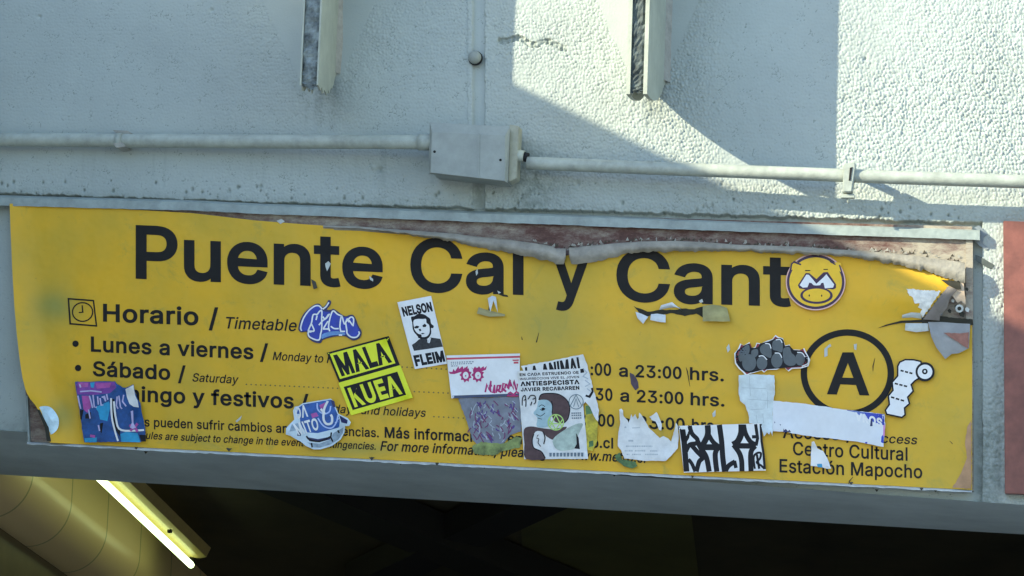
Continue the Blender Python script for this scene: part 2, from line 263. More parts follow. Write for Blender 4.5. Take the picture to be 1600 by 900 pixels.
'66 131,-74 142,-82 154,-88 169,-93 187,-96 207,-97 236,-95 261,-87 282,-75 298,-58 308,-34 311,-6 311,68 306,68 301,60 294,51 287,41 277,32 266,23 252,16 236,10 217,6 195,5 165,7 138,14 113,27 90,43 71,65 55,90 43,120 36,154 34,191 36,229 43,263 55,293 71,320 90,342 112,361 138,374 166,382 196,384 218,383 237,379 253,373 267,365 279,356 288,346 296,336 302,327 308,319 313,319 313,379 372,379 372,-9 370,-40 363,-67 350,-90 334,-109 314,-124 291,-136 265,-144 237,-149;205,59 227,61 246,66 264,75 278,87 290,103 300,121 307,142 311,166 312,193 311,219 307,242 300,264 291,283 279,299 264,312 247,322 227,328 205,330 182,328 163,322 145,312 130,298 118,282 109,262 102,241 98,218 96,193 98,167 102,144 109,123 118,104 131,88 145,76 163,66 183,61|h410;114,227 114,0 53,0 53,509 114,509 114,287 102,287 116,319 132,344 152,362 175,374 200,382 227,384 252,383 275,377 295,369 313,356 328,340 341,321 350,298 355,271 357,240 357,0 296,0 296,235 293,263 286,286 273,304 256,318 235,326 210,329 192,328 176,324 161,317 147,308 136,297 126,283 119,266 115,248|i167;53,0 53,379 114,379 114,0;84,443 73,444 63,448 54,455 47,463 43,472 41,483 43,494 47,504 54,512 63,518 73,522 84,524 95,522 105,518 114,512 121,504 125,494 126,483 125,472 121,463 114,455 105,448 95,444|j167;53,379 114,379 114,-30 112,-52 108,-72 102,-90 92,-106 80,-119 65,-129 47,-137 27,-141 4,-143 -10,-143 -10,-87 2,-87 18,-85 31,-80 40,-72 47,-61 51,-46 53,-29;83,443 72,444 62,448 53,455 47,463 42,472 41,483 42,494 47,504 53,512 62,518 72,522 83,524 95,522 105,518 114,512 120,504 125,494 126,483 125,472 120,463 114,455 105,448 95,444|k381;110,137 110,212 121,212 284,379 360,379 184,199 177,199;53,0 53,509 114,509 114,0;294,0 148,186 191,229 372,0|l189;139,-2 112,0 91,8 74,20 62,37 55,59 53,84 53,509 114,509 114,99 114,83 117,71 120,62 126,57 135,53 146,52 160,53 170,54 181,3 162,-1 154,-2 147,-2|m610;53,0 53,379 112,379 112,295 108,295 114,314 122,331 132,346 144,358 158,368 172,376 187,382 203,385 219,386 245,383 268,375 287,361 303,342 314,320 321,295 312,295 318,312 326,329 337,343 350,356 364,366 381,375 398,381 417,385 437,386 458,385 478,380 497,372 514,361 529,346 541,328 550,307 555,283 557,255 557,0 496,0 496,254 493,279 485,298 473,313 456,323 438,329 419,330 402,329 387,326 374,320 363,312 353,302 345,290 340,277 336,263 335,247 335,0 274,0 274,260 272,280 265,297 253,311 238,322 220,328 199,330 185,329 171,326 158,320 145,312 135,302 126,289 119,274 115,257 114,238 114,0|n410;114,227 114,0 53,0 53,379 112,379 112,287 102,287 116,319 132,344 152,362 175,374 200,382 227,384 252,383 275,377 295,369 313,356 328,340 341,321 350,298 355,271 357,240 357,0 296,0 296,235 293,263 286,286 273,304 256,318 235,326 210,329 192,328 176,324 161,317 147,308 136,297 126,283 119,266 115,248|o415;207,-8 174,-5 144,3 117,16 93,35 72,58 56,85 44,116 37,150 34,187 37,225 44,260 56,291 72,318 93,341 117,360 144,374 174,382 207,384 241,382 271,374 299,360 323,341 343,318 359,291 371,260 379,225 381,187 379,150 371,11'
'6 359,85 343,58 323,35 299,16 271,3 241,-5;207,46 231,49 252,55 270,66 285,80 298,97 307,117 314,139 318,163 319,187 318,212 314,236 307,258 298,278 285,296 270,310 252,321 231,328 207,330 184,328 163,321 145,310 130,296 118,278 108,258 102,236 98,212 96,187 98,163 102,139 108,117 118,97 130,80 145,66 163,55 184,49|p424;53,-143 53,379 112,379 112,319 118,319 123,327 130,336 137,346 147,355 158,364 171,373 188,379 207,383 229,384 259,382 287,374 313,361 335,342 354,320 370,293 381,261 388,227 390,189 388,151 381,116 370,84 355,57 336,34 313,16 288,3 260,-6 229,-8 208,-7 189,-3 173,4 159,12 147,21 138,31 130,41 124,50 118,59 114,59 114,-143;220,47 242,49 262,55 279,66 294,80 306,97 316,117 323,139 327,163 328,189 327,215 323,239 316,261 307,281 295,298 280,311 262,322 243,328 220,330 198,328 178,322 161,312 147,299 134,282 125,263 118,241 114,216 113,189 114,162 118,138 125,115 135,95 147,78 162,65 179,55 198,49|q424;372,-143 311,-143 311,59 306,59 301,50 295,41 287,31 277,21 266,12 252,4 236,-3 217,-7 195,-8 165,-6 137,3 111,16 89,34 70,57 55,84 43,116 36,151 34,189 36,227 43,261 55,293 70,320 89,342 112,361 137,374 165,382 196,384 218,383 237,379 253,373 267,364 278,355 287,346 295,336 301,327 307,319 313,319 313,379 372,379;205,47 226,49 246,55 263,65 278,78 290,95 299,115 306,138 310,162 312,189 310,216 306,241 300,263 290,282 278,299 263,312 246,322 227,328 205,330 182,328 162,322 145,311 130,298 118,281 108,261 102,239 98,215 96,189 98,163 102,139 109,117 118,97 130,80 145,66 162,55 182,49|r259;53,0 53,379 112,379 112,321 115,321 124,339 137,354 152,367 171,377 191,383 213,385 229,384 243,384 243,322 230,324 223,325 215,326 207,326 190,324 174,321 159,315 146,306 135,296 126,284 119,269 115,254 114,237 114,0|s365;182,-8 157,-7 133,-3 112,3 93,12 76,24 62,38 50,54 41,73 36,94 94,107 101,87 111,72 124,60 141,52 160,47 181,45 206,47 227,53 244,62 258,74 265,88 268,103 266,115 262,126 254,136 243,144 229,150 212,155 149,170 118,180 92,192 72,208 58,227 50,249 47,274 49,295 55,314 65,332 79,347 95,360 115,370 137,378 161,383 187,384 212,383 234,379 254,372 271,363 286,352 299,339 309,324 318,308 324,290 268,277 262,291 254,304 243,316 228,325 210,331 187,333 166,331 147,326 131,317 119,305 111,292 109,277 110,264 115,253 124,243 136,235 152,229 172,223 229,209 261,200 287,187 306,171 320,153 328,131 331,107 329,85 323,65 312,47 298,31 281,18 260,6 236,-2 210,-7|t227;204,379 204,327 6,327 6,379;65,471 126,471 126,98 127,83 130,70 136,61 144,55 156,51 170,50 185,51 202,54 213,2 207,0 200,-2 192,-3 184,-3 176,-4 168,-4 138,-1 113,7 92,21 77,41 68,64 65,93|u410;182,-5 158,-3 135,2 115,11 97,23 82,39 69,59 60,82 54,109 53,139 53,379 114,379 114,144 116,117 124,94 137,75 154,61 175,53 200,50 218,51 234,55 249,62 263,71 274,83 283,97 290,113 295,132 296,153 296,379 357,379 357,0 298,0 298,92 307,92 294,60 277,35 257,17 234,5 209,-3|v389;163,0 17,379 84,379 165,155 173,132 180,110 187,87 193,64 199,42 206,21 184,21 191,42 197,64 203,87 209,110 216,132 224'
',155 305,379 371,379 226,0|w567;138,0 23,379 87,379 133,214 140,190 147,164 154,137 161,107 168,75 175,41 165,41 172,74 179,105 186,135 192,163 199,189 206,214 252,379 316,379 362,214 368,189 375,163 382,136 388,106 395,75 402,41 391,41 399,75 406,106 413,135 420,163 427,189 434,214 480,379 545,379 429,0 368,0 319,172 305,225 300,243 295,262 291,280 277,338 291,338 277,280 263,225 258,207 253,189 248,172 199,0|x379;21,0 171,218 171,171 29,379 100,379 147,306 159,287 170,270 179,253 188,237 198,221 207,206 175,206 185,221 194,237 202,253 211,270 222,287 233,306 282,379 352,379 209,169 209,214 358,0 287,0 231,85 219,103 209,120 200,136 191,152 182,167 173,182 205,182 195,167 187,152 178,136 170,120 160,103 148,85 91,0|y389;47,-139 61,-86 71,-87 83,-89 94,-90 104,-89 113,-86 122,-81 130,-74 138,-64 145,-51 151,-36 163,-1 17,379 84,379 165,155 173,132 180,109 187,87 193,64 199,42 206,21 184,21 190,42 196,64 202,87 209,110 216,132 224,155 305,379 371,379 204,-58 196,-77 187,-93 177,-107 165,-119 153,-128 139,-136 125,-141 109,-144 91,-145 82,-145 73,-144 65,-143 57,-142 52,-140|z380;42,0 42,46 254,320 254,323 48,323 48,379 333,379 333,331 126,60 126,56 339,56 339,0|0453;227,-7 191,-3 158,7 130,24 105,48 85,77 69,113 57,155 50,202 48,254 50,306 57,353 69,395 85,431 106,461 130,484 159,502 191,512 227,516 262,512 295,502 323,484 348,461 368,431 384,395 396,353 403,306 405,254 403,202 396,155 384,113 368,77 348,48 323,24 295,7 263,-3;227,50 250,52 271,60 290,74 306,92 320,116 330,144 338,176 342,213 344,254 342,295 338,332 330,365 320,393 306,416 290,435 271,449 250,457 227,460 203,457 182,449 163,435 147,416 134,393 123,365 115,332 111,295 109,254 111,213 115,176 123,144 134,116 147,92 163,74 182,60 203,52|1453;76,0 76,55 391,55 391,0;276,509 276,0 212,0 212,448 209,448 86,358 86,427 198,509|2453;64,0 64,47 234,229 252,248 268,266 282,282 294,298 303,312 311,327 316,341 319,356 320,371 319,389 315,405 308,419 298,431 287,441 273,449 258,455 241,458 224,460 205,458 188,454 172,447 159,438 148,427 139,413 132,398 128,381 127,362 66,362 68,391 75,418 86,442 102,464 121,482 143,496 168,507 196,513 225,516 254,513 281,507 306,497 328,482 346,465 361,445 372,423 379,398 381,372 380,354 377,336 371,318 363,299 351,280 336,259 317,235 294,209 267,180 153,60 153,57 389,57 389,0|3453;218,-7 188,-5 159,1 133,10 108,22 88,38 70,57 57,79 48,104 44,132 109,132 112,115 118,100 126,87 137,76 150,66 165,59 182,54 200,51 219,50 239,51 258,55 275,61 291,69 304,80 315,93 323,108 328,125 329,145 328,163 323,180 316,196 306,211 292,223 275,234 254,241 229,246 201,248 157,248 157,299 288,448 288,452 70,452 70,509 372,509 372,461 211,278 211,289 247,290 279,286 308,276 333,262 354,244 371,222 383,198 391,173 393,145 390,116 383,90 370,66 354,45 333,27 309,12 281,2 251,-5|4453;40,105 40,158 247,509 311,509 109,166 109,163 413,163 413,105;282,0 282,121 282,146 282,318 343,318 343,0|5453;221,-7 192,-5 165,1 140,11 118,25 99,41 83,60 71,82 63,105 60,130 122,130 125,115 130,102 138'
',89 148,78 160,68 173,60 188,54 204,51 221,50 241,51 259,56 276,64 291,75 304,89 314,104 322,122 326,141 328,162 326,183 321,203 314,221 303,237 290,251 275,262 257,270 238,275 218,277 201,276 184,273 167,268 152,262 139,255 128,246 67,253 96,509 366,509 366,452 151,452 134,301 136,301 148,311 162,318 178,325 194,330 212,333 229,334 252,332 274,328 294,321 313,311 330,299 345,285 358,269 370,251 379,231 386,210 390,187 391,163 388,132 381,102 369,76 352,52 332,32 309,15 282,3 253,-4|6453;226,-7 196,-4 168,3 142,15 119,31 100,51 84,74 73,101 66,130 64,162 65,187 71,212 80,239 93,268 112,302 137,340 252,509 322,509 151,261 145,261 151,270 157,279 165,288 174,295 184,302 196,307 208,311 221,313 235,314 265,312 291,305 316,295 337,280 355,262 370,240 380,215 387,187 389,157 387,127 379,98 368,73 352,50 333,30 310,14 284,3 257,-4;226,48 245,50 263,55 279,63 293,73 304,86 314,101 322,119 326,137 327,157 326,178 322,196 314,213 304,228 293,241 279,251 263,259 245,264 226,265 207,264 190,259 174,252 160,241 148,229 138,214 131,197 126,179 125,158 126,138 131,119 138,102 148,86 160,73 174,63 190,55 207,50|7453;97,0 323,448 323,452 62,452 62,509 391,509 391,449 165,0|8453;226,-7 193,-5 163,1 136,11 111,25 91,42 74,62 62,84 54,109 52,135 53,156 58,176 65,195 75,212 87,228 101,241 117,252 134,260 153,265 153,267 129,276 109,289 93,308 80,330 73,354 70,380 73,405 79,429 90,450 106,469 124,485 146,498 170,508 197,514 226,516 255,514 282,508 306,498 328,485 346,469 361,450 373,429 379,405 382,380 379,354 372,330 359,308 343,289 323,276 300,267 300,265 319,260 335,252 351,241 365,228 377,212 387,195 395,176 399,156 401,135 398,109 391,84 378,62 362,42 341,25 317,11 289,1 259,-5;226,49 248,50 267,54 285,60 300,69 313,79 323,91 331,106 335,121 337,139 335,157 330,173 322,189 312,202 298,213 283,223 265,230 247,234 226,235 206,234 187,230 169,223 154,213 140,202 130,189 122,173 117,157 115,139 117,121 121,106 129,91 139,79 152,69 167,60 185,54 205,50;226,290 244,291 260,294 274,300 287,308 298,318 307,330 314,344 318,359 319,376 318,392 314,407 308,420 299,432 288,442 275,449 260,455 244,459 226,460 208,459 192,455 177,449 164,442 153,432 145,420 138,407 134,392 133,376 134,359 138,344 145,330 154,318 165,308 178,300 193,294 209,291|9453;226,516 256,513 285,506 310,494 333,478 352,458 368,434 380,408 387,378 389,347 387,322 382,296 373,270 359,240 340,207 315,168 200,0 130,0 301,248 307,248 302,238 295,229 287,221 278,214 268,207 257,202 245,198 232,195 218,195 188,197 161,203 137,214 116,229 98,247 83,269 72,294 66,321 64,352 66,382 73,411 85,436 101,459 120,479 143,494 168,506 196,513;226,460 207,459 190,454 174,446 160,435 148,423 138,407 131,390 127,372 125,352 127,331 131,313 138,295 148,280 160,268 174,257 190,250 207,245 226,243 245,245 263,249 279,257 293,267 305,280 314,295 322,312 326,330 327,350 326,371 322,390 314,407 305,422 293,435 279,446 263,454 245,459|.188;95,-4 83,-3 73,1 63,9 55,18 51,29 50,41 51,53 55,64 63,73 73,81 83,85 95,87 107,85 118,81 12'
'8,73 135,64 140,53 141,41 140,29 135,18 128,9 118,1 107,-3|,188;38,-119 68,71 137,71 84,-119|:188;95,-4 83,-3 73,1 63,9 55,18 51,29 50,41 51,53 55,64 63,73 73,81 83,85 95,87 107,85 118,81 128,73 135,64 140,53 141,41 140,29 135,18 128,9 118,1 107,-3;95,271 83,272 73,277 63,284 55,294 51,304 50,316 51,328 55,339 63,349 73,356 83,360 95,362 107,360 118,356 128,349 135,339 140,328 141,316 140,304 135,294 128,284 118,277 107,272|/249;235,533 71,-76 14,-76 178,533|á389;160,-9 137,-7 115,-3 94,5 76,15 60,29 48,45 38,63 32,84 30,108 32,128 36,146 43,161 53,174 64,184 78,193 92,200 108,206 125,211 143,214 161,217 178,220 234,227 247,229 257,231 265,235 271,240 274,246 276,255 276,257 275,272 272,285 267,297 260,307 251,315 240,322 227,327 212,330 196,331 178,330 163,327 149,322 137,316 127,309 118,301 110,292 104,283 100,274 41,291 51,313 64,331 79,346 95,358 114,368 133,375 153,380 173,383 194,384 208,384 223,382 239,379 255,375 271,369 286,360 300,350 312,336 322,320 330,301 335,278 337,251 337,0 277,0 277,52 272,52 267,43 260,34 252,25 242,16 229,8 215,1 199,-4 181,-7;170,45 192,47 211,51 228,59 242,68 254,80 263,93 270,108 274,122 276,138 276,190 272,187 267,184 259,182 251,180 241,178 231,176 200,171 175,168 161,166 147,163 134,159 122,153 112,147 103,139 97,130 93,118 92,105 93,93 96,82 102,72 109,64 119,57 130,52 142,48 156,46;162,429 210,529 278,529 212,429|ó415;207,-8 174,-5 144,3 117,16 93,35 72,58 56,85 44,116 37,150 34,187 37,225 44,260 56,291 72,318 93,341 117,360 144,374 174,382 207,384 241,382 271,374 299,360 323,341 343,318 359,291 371,260 379,225 381,187 379,150 371,116 359,85 343,58 323,35 299,16 271,3 241,-5;207,46 231,49 252,55 270,66 285,80 298,97 307,117 314,139 318,163 319,187 318,212 314,236 307,258 298,278 285,296 270,310 252,321 231,328 207,330 184,328 163,321 145,310 130,296 118,278 108,258 102,236 98,212 96,187 98,163 102,139 108,117 118,97 130,80 145,66 163,55 184,49;181,429 228,529 297,529 231,429|í167;53,0 53,379 114,379 114,0;57,429 104,529 173,529 107,429')
# ------------------------------------------------------------------ lettering (outlines of a plain grotesque, stored as polylines)
GLY = {}
for rec in GLYPHS.split('|'):
    parts = rec[1:].split(';')
    GLY[rec[0]] = (int(parts[0]), [[tuple(map(int, q.split(','))) for q in s.split(' ')] for s in parts[1:]])
GLY['l'] = (185, [[(62, 0), (62, 509), (123, 509), (123, 0)]])
GLY['I'] = (185, [[(60, 0), (60, 509), (125, 509), (125, 0)]])
aO = GLY['O'][1]; xs_ = [x for s in aO for x, _ in s]; ox0, ox1 = min(xs_), max(xs_)
def cond(s, hole):
    k = 330 / (ox1 - ox0)
    if not hole: return [(38 + (x - ox0) * k, y) for x, y in s]
    hx = [x for x, _ in s]; h0, h1 = min(hx), max(hx)
    return [(38 + 64 + (x - h0) / (h1 - h0) * (330 - 128), y) for x, y in s]
aO = sorted(aO, key=lambda s: -max(x for x, _ in s))
GLY['0'] = (406, [cond(aO[0], False), cond(aO[1], True)])
GLY[' '] = (190, [])
def area(s): return 0.5 * sum(s[i - 1][0] * s[i][1] - s[i][0] * s[i - 1][1] for i in range(len(s)))
def embolden(loops, d):
    out = []
    for i, s in enumerate(loops):
        hole = sum(inside(s[0], t) for j, t in enumerate(loops) if j != i) % 2 == 1
        sg = 1 if area(s) > 0 else -1
        if hole: sg = -sg
        r = []; n = len(s)
        for k in range(n):
            a, b, c = s[k - 1], s[k], s[(k + 1) % n]
            e1 = (b[0] - a[0], b[1] - a[1]); e2 = (c[0] - b[0], c[1] - b[1])
            m1 = math.hypot(*e1) or 1; m2 = math.hypot(*e2) or 1
            n1 = (e1[1] / m1 * sg, -e1[0] / m1 * sg); n2 = (e2[1] / m2 * sg, -e2[0] / m2 * sg)
            bx, by = n1[0] + n2[0], n1[1] + n2[1]; bl = max(0.5, (bx * bx + by * by) / 2)
            r.append((b[0] + bx / bl * d, b[1] + by / bl * d))
        out.append(r)
    return out
def glyph_loops(txt, bold=0.0, gap=0.0):
    x = 0; out = []
    for ch in txt:
        adv, lp = GLY[ch]
        g = embolden(lp, bold) if bold and lp else lp
        out += [[(px + x, py) for px, py in s] for s in g]
        x += adv + bold * 1.1 + gap
    return out
def text_loops(txt, x0, y0, x1, y1, cap, bold=0.0, slant=0.0, gap=0.0, tilt=0.0):
    """ink runs from x0 to x1 along the baseline (x0,y0)-(x1,y1); cap height in pixels"""
    lp = glyph_loops(txt, bold, gap); xs = [x for s in lp for x, _ in s]; a, b = min(xs), max(xs); k = cap / (509 + 2 * bold)
    out = []
    for s in lp:
        r = []
        for x, y in s:
            u = (x - a) / (b - a); h = (y + bold) * k if True else 0
            r.append((x0 + (x1 - x0) * u + h * (slant + tilt), y0 + (y1 - y0) * u - h))
        out.append(r)
    return out
def quad_text(txt, Q, u0, v0, u1, v1, bold=0.0, gap=0.0):
    lp = glyph_loops(txt, bold, gap); xs = [x for s in lp for x, _ in s]; ys = [y for s in lp for _, y in s]
    a, b, c, d = min(xs), max(xs), min(ys), max(ys)
    return [[Q(u0 + (u1 - u0) * (x - a) / (b - a), v1 + (v0 - v1) * (y - c) / (d - c)) for x, y in s] for s in lp]
def quad(tl, tr, br, bl):
    def Q(u, v):
        return (tl[0] * (1 - u) * (1 - v) + tr[0] * u * (1 - v) + br[0] * u * v + bl[0] * (1 - u) * v,
                tl[1] * (1 - u) * (1 - v) + tr[1] * u * (1 - v) + br[1] * u * v + bl[1] * (1 - u) * v)
    return Q

# ================================================================== STRUCTURE
# ground
m_pave = mat('paving', (0.46, 0.45, 0.42), 0.85, 0.25, 3.0, 0.3)
m_ash = mat('asphalt', (0.05, 0.05, 0.052), 0.9, 0.3, 5.0, 0.4)
g = link('ground', [(-250, -250, -0.15), (250, -250, -0.15), (250, -0.2, -0.15), (-250, -0.2, -0.15)], [(0, 1, 2, 3)], m_ash); tag(g, kind='structure')
v, f = box_vf(-60, 60, -26.0, -0.2, -0.15, 0.0); tag(link('pavement', v, f, m_pave), kind='structure')

# wall material: thick roller-textured masonry paint, grime in its own patches
def wall_material():
    m, nt, p = nodes_of('wall_paint'); L = nt.links.new
    geo = N(nt, 'ShaderNodeNewGeometry')
    n1 = N(nt, 'ShaderNodeTexNoise', Scale=2.2, Detail=7.0, Roughness=0.62); L(geo.outputs['Position'], n1.inputs['Vector'])
    r1 = N(nt, 'ShaderNodeValToRGB'); L(n1.outputs[0], r1.inputs[0])
    r1.color_ramp.elements[0].position = 0.32; r1.color_ramp.elements[0].color = (0.332, 0.370, 0.342, 1)
    r1.color_ramp.elements[1].position = 0.66; r1.color_ramp.elements[1].color = (0.392, 0.436, 0.400, 1)
    at_ = N(nt, 'ShaderNodeAttribute', attribute_name='grime_creases')
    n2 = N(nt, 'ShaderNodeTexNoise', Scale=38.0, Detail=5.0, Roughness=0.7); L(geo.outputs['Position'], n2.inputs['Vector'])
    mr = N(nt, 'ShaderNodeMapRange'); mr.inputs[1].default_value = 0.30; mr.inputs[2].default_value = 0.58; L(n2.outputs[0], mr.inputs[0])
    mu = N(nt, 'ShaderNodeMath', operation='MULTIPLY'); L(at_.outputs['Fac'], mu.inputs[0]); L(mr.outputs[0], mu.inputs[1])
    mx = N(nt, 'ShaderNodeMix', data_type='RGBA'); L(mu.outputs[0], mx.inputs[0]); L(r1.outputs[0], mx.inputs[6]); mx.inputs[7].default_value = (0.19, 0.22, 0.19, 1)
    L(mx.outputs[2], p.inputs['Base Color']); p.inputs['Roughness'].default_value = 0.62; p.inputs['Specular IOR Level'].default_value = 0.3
    n3 = N(nt, 'ShaderNodeTexNoise', Scale=260.0, Detail=3.0); L(geo.outputs['Position'], n3.inputs['Vector'])
    bp = N(nt, 'ShaderNodeBump', Strength=0.25, Distance=0.002); L(n3.outputs[0], bp.inputs['Height']); L(bp.outputs[0], p.inputs['Normal'])
    return m
m_wall = wall_material()

XL, XR = -1.85, 1.85
wb0, wb1 = at(0, 672), at(1600, 789)                       # lower edge of the wall
def wall_bottom(x): return wb0.z + (wb1.z - wb0.z) * (x - wb0.x) / (wb1.x - wb0.x)
ZT = at(800, -60).z
STEP = 0.0026
nx = int((XR - XL) / STEP); zlo = min(wall_bottom(XL), wall_bottom(XR)); nz = int((ZT - zlo) / STEP)
def vnoise(w, h, sx, sz, seed):
    """smooth value noise, cell size sx x sz grid steps"""
    rs = np.random.RandomState(seed); gw, gh = int(w / sx) + 4, int(h / sz) + 4; G_ = rs.rand(gh, gw)
    X = np.arange(w) / sx; Y = np.arange(h) / sz; xi = X.astype(int); yi = Y.astype(int)
    fx = X - xi; fy = Y - yi; fx = fx * fx * (3 - 2 * fx); fy = (fy * fy * (3 - 2 * fy))[:, None]
    a = G_[yi][:, xi]; b = G_[yi][:, xi + 1]; c = G_[yi + 1][:, xi]; d = G_[yi + 1][:, xi + 1]
    return (a * (1 - fx) + b * fx) * (1 - fy) + (c * (1 - fx) + d * fx) * fy
XS = np.linspace(XL, XR, nx); U = np.linspace(0, 1, nz)
zbot = wb0.z + (wb1.z - wb0.z) * (XS - wb0.x) / (wb1.x - wb0.x)
GX = np.repeat(XS[None, :], nz, 0); GZ = zbot[None, :] + (ZT - zbot)[None, :] * U[:, None]
# photo pixel of every grid point (on y = 0)
rel = np.stack([GX - cpos.x, np.full_like(GX, -cpos.y), GZ - cpos.z], -1)
dz = rel @ np.array(vd); GPX = 800 + FOC * (rel @ np.array(vr)) / dz; GPY = 450 - FOC * (rel @ np.array(vu)) / dz
cell = 1.0
# pebbly roller texture: sheared cells, ridged
def shear(a, k):
    out = np.empty_like(a)
    for r in range(a.shape[0]): out[r] = np.roll(a[r], int(r * k))
    return out
def pebbles(sx, sz, k, seed, jit=0.9):
    """F2-F1 of jittered cells: rounded grains with thin dark creases, leaning by k"""
    rs = np.random.RandomState(seed)
    X = (np.arange(nx)[None, :] + k * np.arange(nz)[:, None]) / sx; Y = np.repeat((np.arange(nz) / sz)[:, None], nx, 1)
    X = X + 0.5 * (vnoise(nx, nz, 12, 12, seed + 50) - 0.5); Y = Y + 0.5 * (vnoise(nx, nz, 12, 12, seed + 51) - 0.5)
    X = X - X.min(); Y = Y - Y.min(); gw, gh = int(X.max()) + 4, int(Y.max()) + 4
    JX = rs.rand(gh, gw) * jit; JY = rs.rand(gh, gw) * jit; H = rs.rand(gh, gw)
    xi = X.astype(np.int32); yi = Y.astype(np.int32)
    f1 = np.full(X.shape, 9.0); f2 = np.full(X.shape, 9.0); hh = np.zeros(X.shape)
    for dy in (-1, 0, 1):
        for dx_ in (-1, 0, 1):
            cx = np.clip(xi + dx_, 0, gw - 1); cy = np.clip(yi + dy, 0, gh - 1)
            q = np.hypot(xi + dx_ + JX[cy, cx] - X, yi + dy + JY[cy, cx] - Y)
            near = q < f1; f2 = np.where(near, f1, np.minimum(f2, q)); hh = np.where(near, H[cy, cx], hh); f1 = np.where(near, q, f1)
    return f2 - f1, hh
e_, h_ = pebbles(3.6, 5.4, 0.30, 1)
n_c = vnoise(nx, nz, 7, 9, 3)
tex = np.clip(e_ / 0.42, 0, 1); tex = tex * tex * (3 - 2 * tex)
tex = tex * (0.55 + 0.6 * h_) + 0.45 * n_c + 0.25 * vnoise(nx, nz, 2, 2.6, 9)
amp = 0.0033 * (0.42 + 0.55 * vnoise(nx, nz, 60, 60, 5) + 0.65 * vnoise(nx, nz, 150, 110, 6))
def tri_mask(px0, px1, ytip, spread):
    """smooth mortar haunch beside a fin: narrows downward"""
    t = np.clip((ytip - GPY) / 130.0, 0, None)
    return ((GPX > px0 - spread * t) & (GPX < px1 + spread * t) & (GPY < ytip)).astype(float)
sm = np.maximum(tri_mask(985, 1040, 120, 58), tri_mask(470, 528, 130, 60))
left_calm = np.clip((860 - GPX) / 160, 0, 1) * 0.42 + np.clip((520 - GPX) / 200, 0, 1) * 0.28
left_calm = np.maximum(left_calm, 0.62 * np.clip((GPX - 1090) / 50, 0, 1) * np.clip((1312 - GPX) / 12, 0, 1) * np.clip((300 - GPY) / 30, 0, 1))
amp = amp * (1 - 0.9 * sm) * (1 - left_calm)
hgt = amp * tex + 0.0018 * sm + 0.003 * (vnoise(nx, nz, 260, 190, 8) - 0.5)
# plaster lip: under this ragged line the wall steps back
lip = np.interp(GPX, [-100, 0, 400, 800, 1200, 1460, 1700], [298, 301, 315, 326, 337, 346, 352]) + 3.0 * (vnoise(nx, nz, 9, 400, 11) - 0.5) + 2.6 * (vnoise(nx, nz, 3, 400, 12) - 0.5)
below = np.clip((GPY - lip) / 2.0, 0, 1) * (GPX < 1535)
hgt = hgt * (1 - 0.75 * below) - 0.022 * below
# vertical movement joint
j = ((GPX > 739) & (GPX < 757.5) & (GPY < 335)).astype(float)
hgt = np.where(j > 0, -0.010 + hgt * 0.2, hgt)
j2 = ((GPX > 731) & (GPX <= 739) & (GPY < 200)).astype(float)
hgt = hgt + 0.003 * j2
# bumps, chips
def pit(px, py, r, d):
    global hgt
    q = ((GPX - px) ** 2 + (GPY - py) ** 2) / r ** 2; hgt = hgt - d * np.exp(-q * 1.4)
for px, py, r, d in [(592, 265, 5, .012), (583, 262, 3, -.008), (1352, 92, 3, .01), (903, 286, 4, .008), (1128, 288, 3, .008), (930, 288, 3, .006), (1418, 355, 4, .01), (62, 26, 3, .006), (331, 16, 3, .006)]: pit(px, py, r, d)
spk = np.random.RandomState(77)
specks = [(spk.uniform(-20, 1500), spk.uniform(-3, 26), spk.uniform(.8, 2.4)) for _ in range(90)]
speck_map = np.zeros_like(GPX)
for px, off, r in specks:
    py = np.interp(px, [0, 400, 800, 1200, 1500], [301, 315, 326, 337, 347]) - off
    q = ((GPX - px) ** 2 + ((GPY - py) / 1.5) ** 2) / r ** 2; speck_map = np.maximum(speck_map, np.exp(-q))
hgt = hgt - 0.006 * speck_map
# a scar of old filler on the lit wall
sc = (np.abs(GPY - (60 + (GPX - 780) * 0.12 + 4 * np.sin(GPX * 0.13))) < 5) & (GPX > 778) & (GPX < 886)
hgt = np.where(sc, hgt - 0.010 * vnoise(nx, nz, 3, 3, 21), hgt)
verts = np.stack([GX, -hgt, GZ], -1).reshape(-1, 3)
ii = np.arange(nz - 1)[:, None] * nx + np.arange(nx - 1)[None, :]
quads = np.stack([ii, ii + 1, ii + nx + 1, ii + nx], -1).reshape(-1, 4)
me = bpy.data.meshes.new('concrete_wall')
me.vertices.add(len(verts)); me.vertices.foreach_set('co', verts.astype(np.float32).ravel())
me.loops.add(quads.size); me.loops.foreach_set('vertex_index', quads.astype(np.int32).ravel())
me.polygons.add(len(quads)); me.polygons.foreach_set('loop_start', np.arange(0, quads.size, 4, dtype=np.int32))
me.update(calc_edges=True); me.shade_smooth()
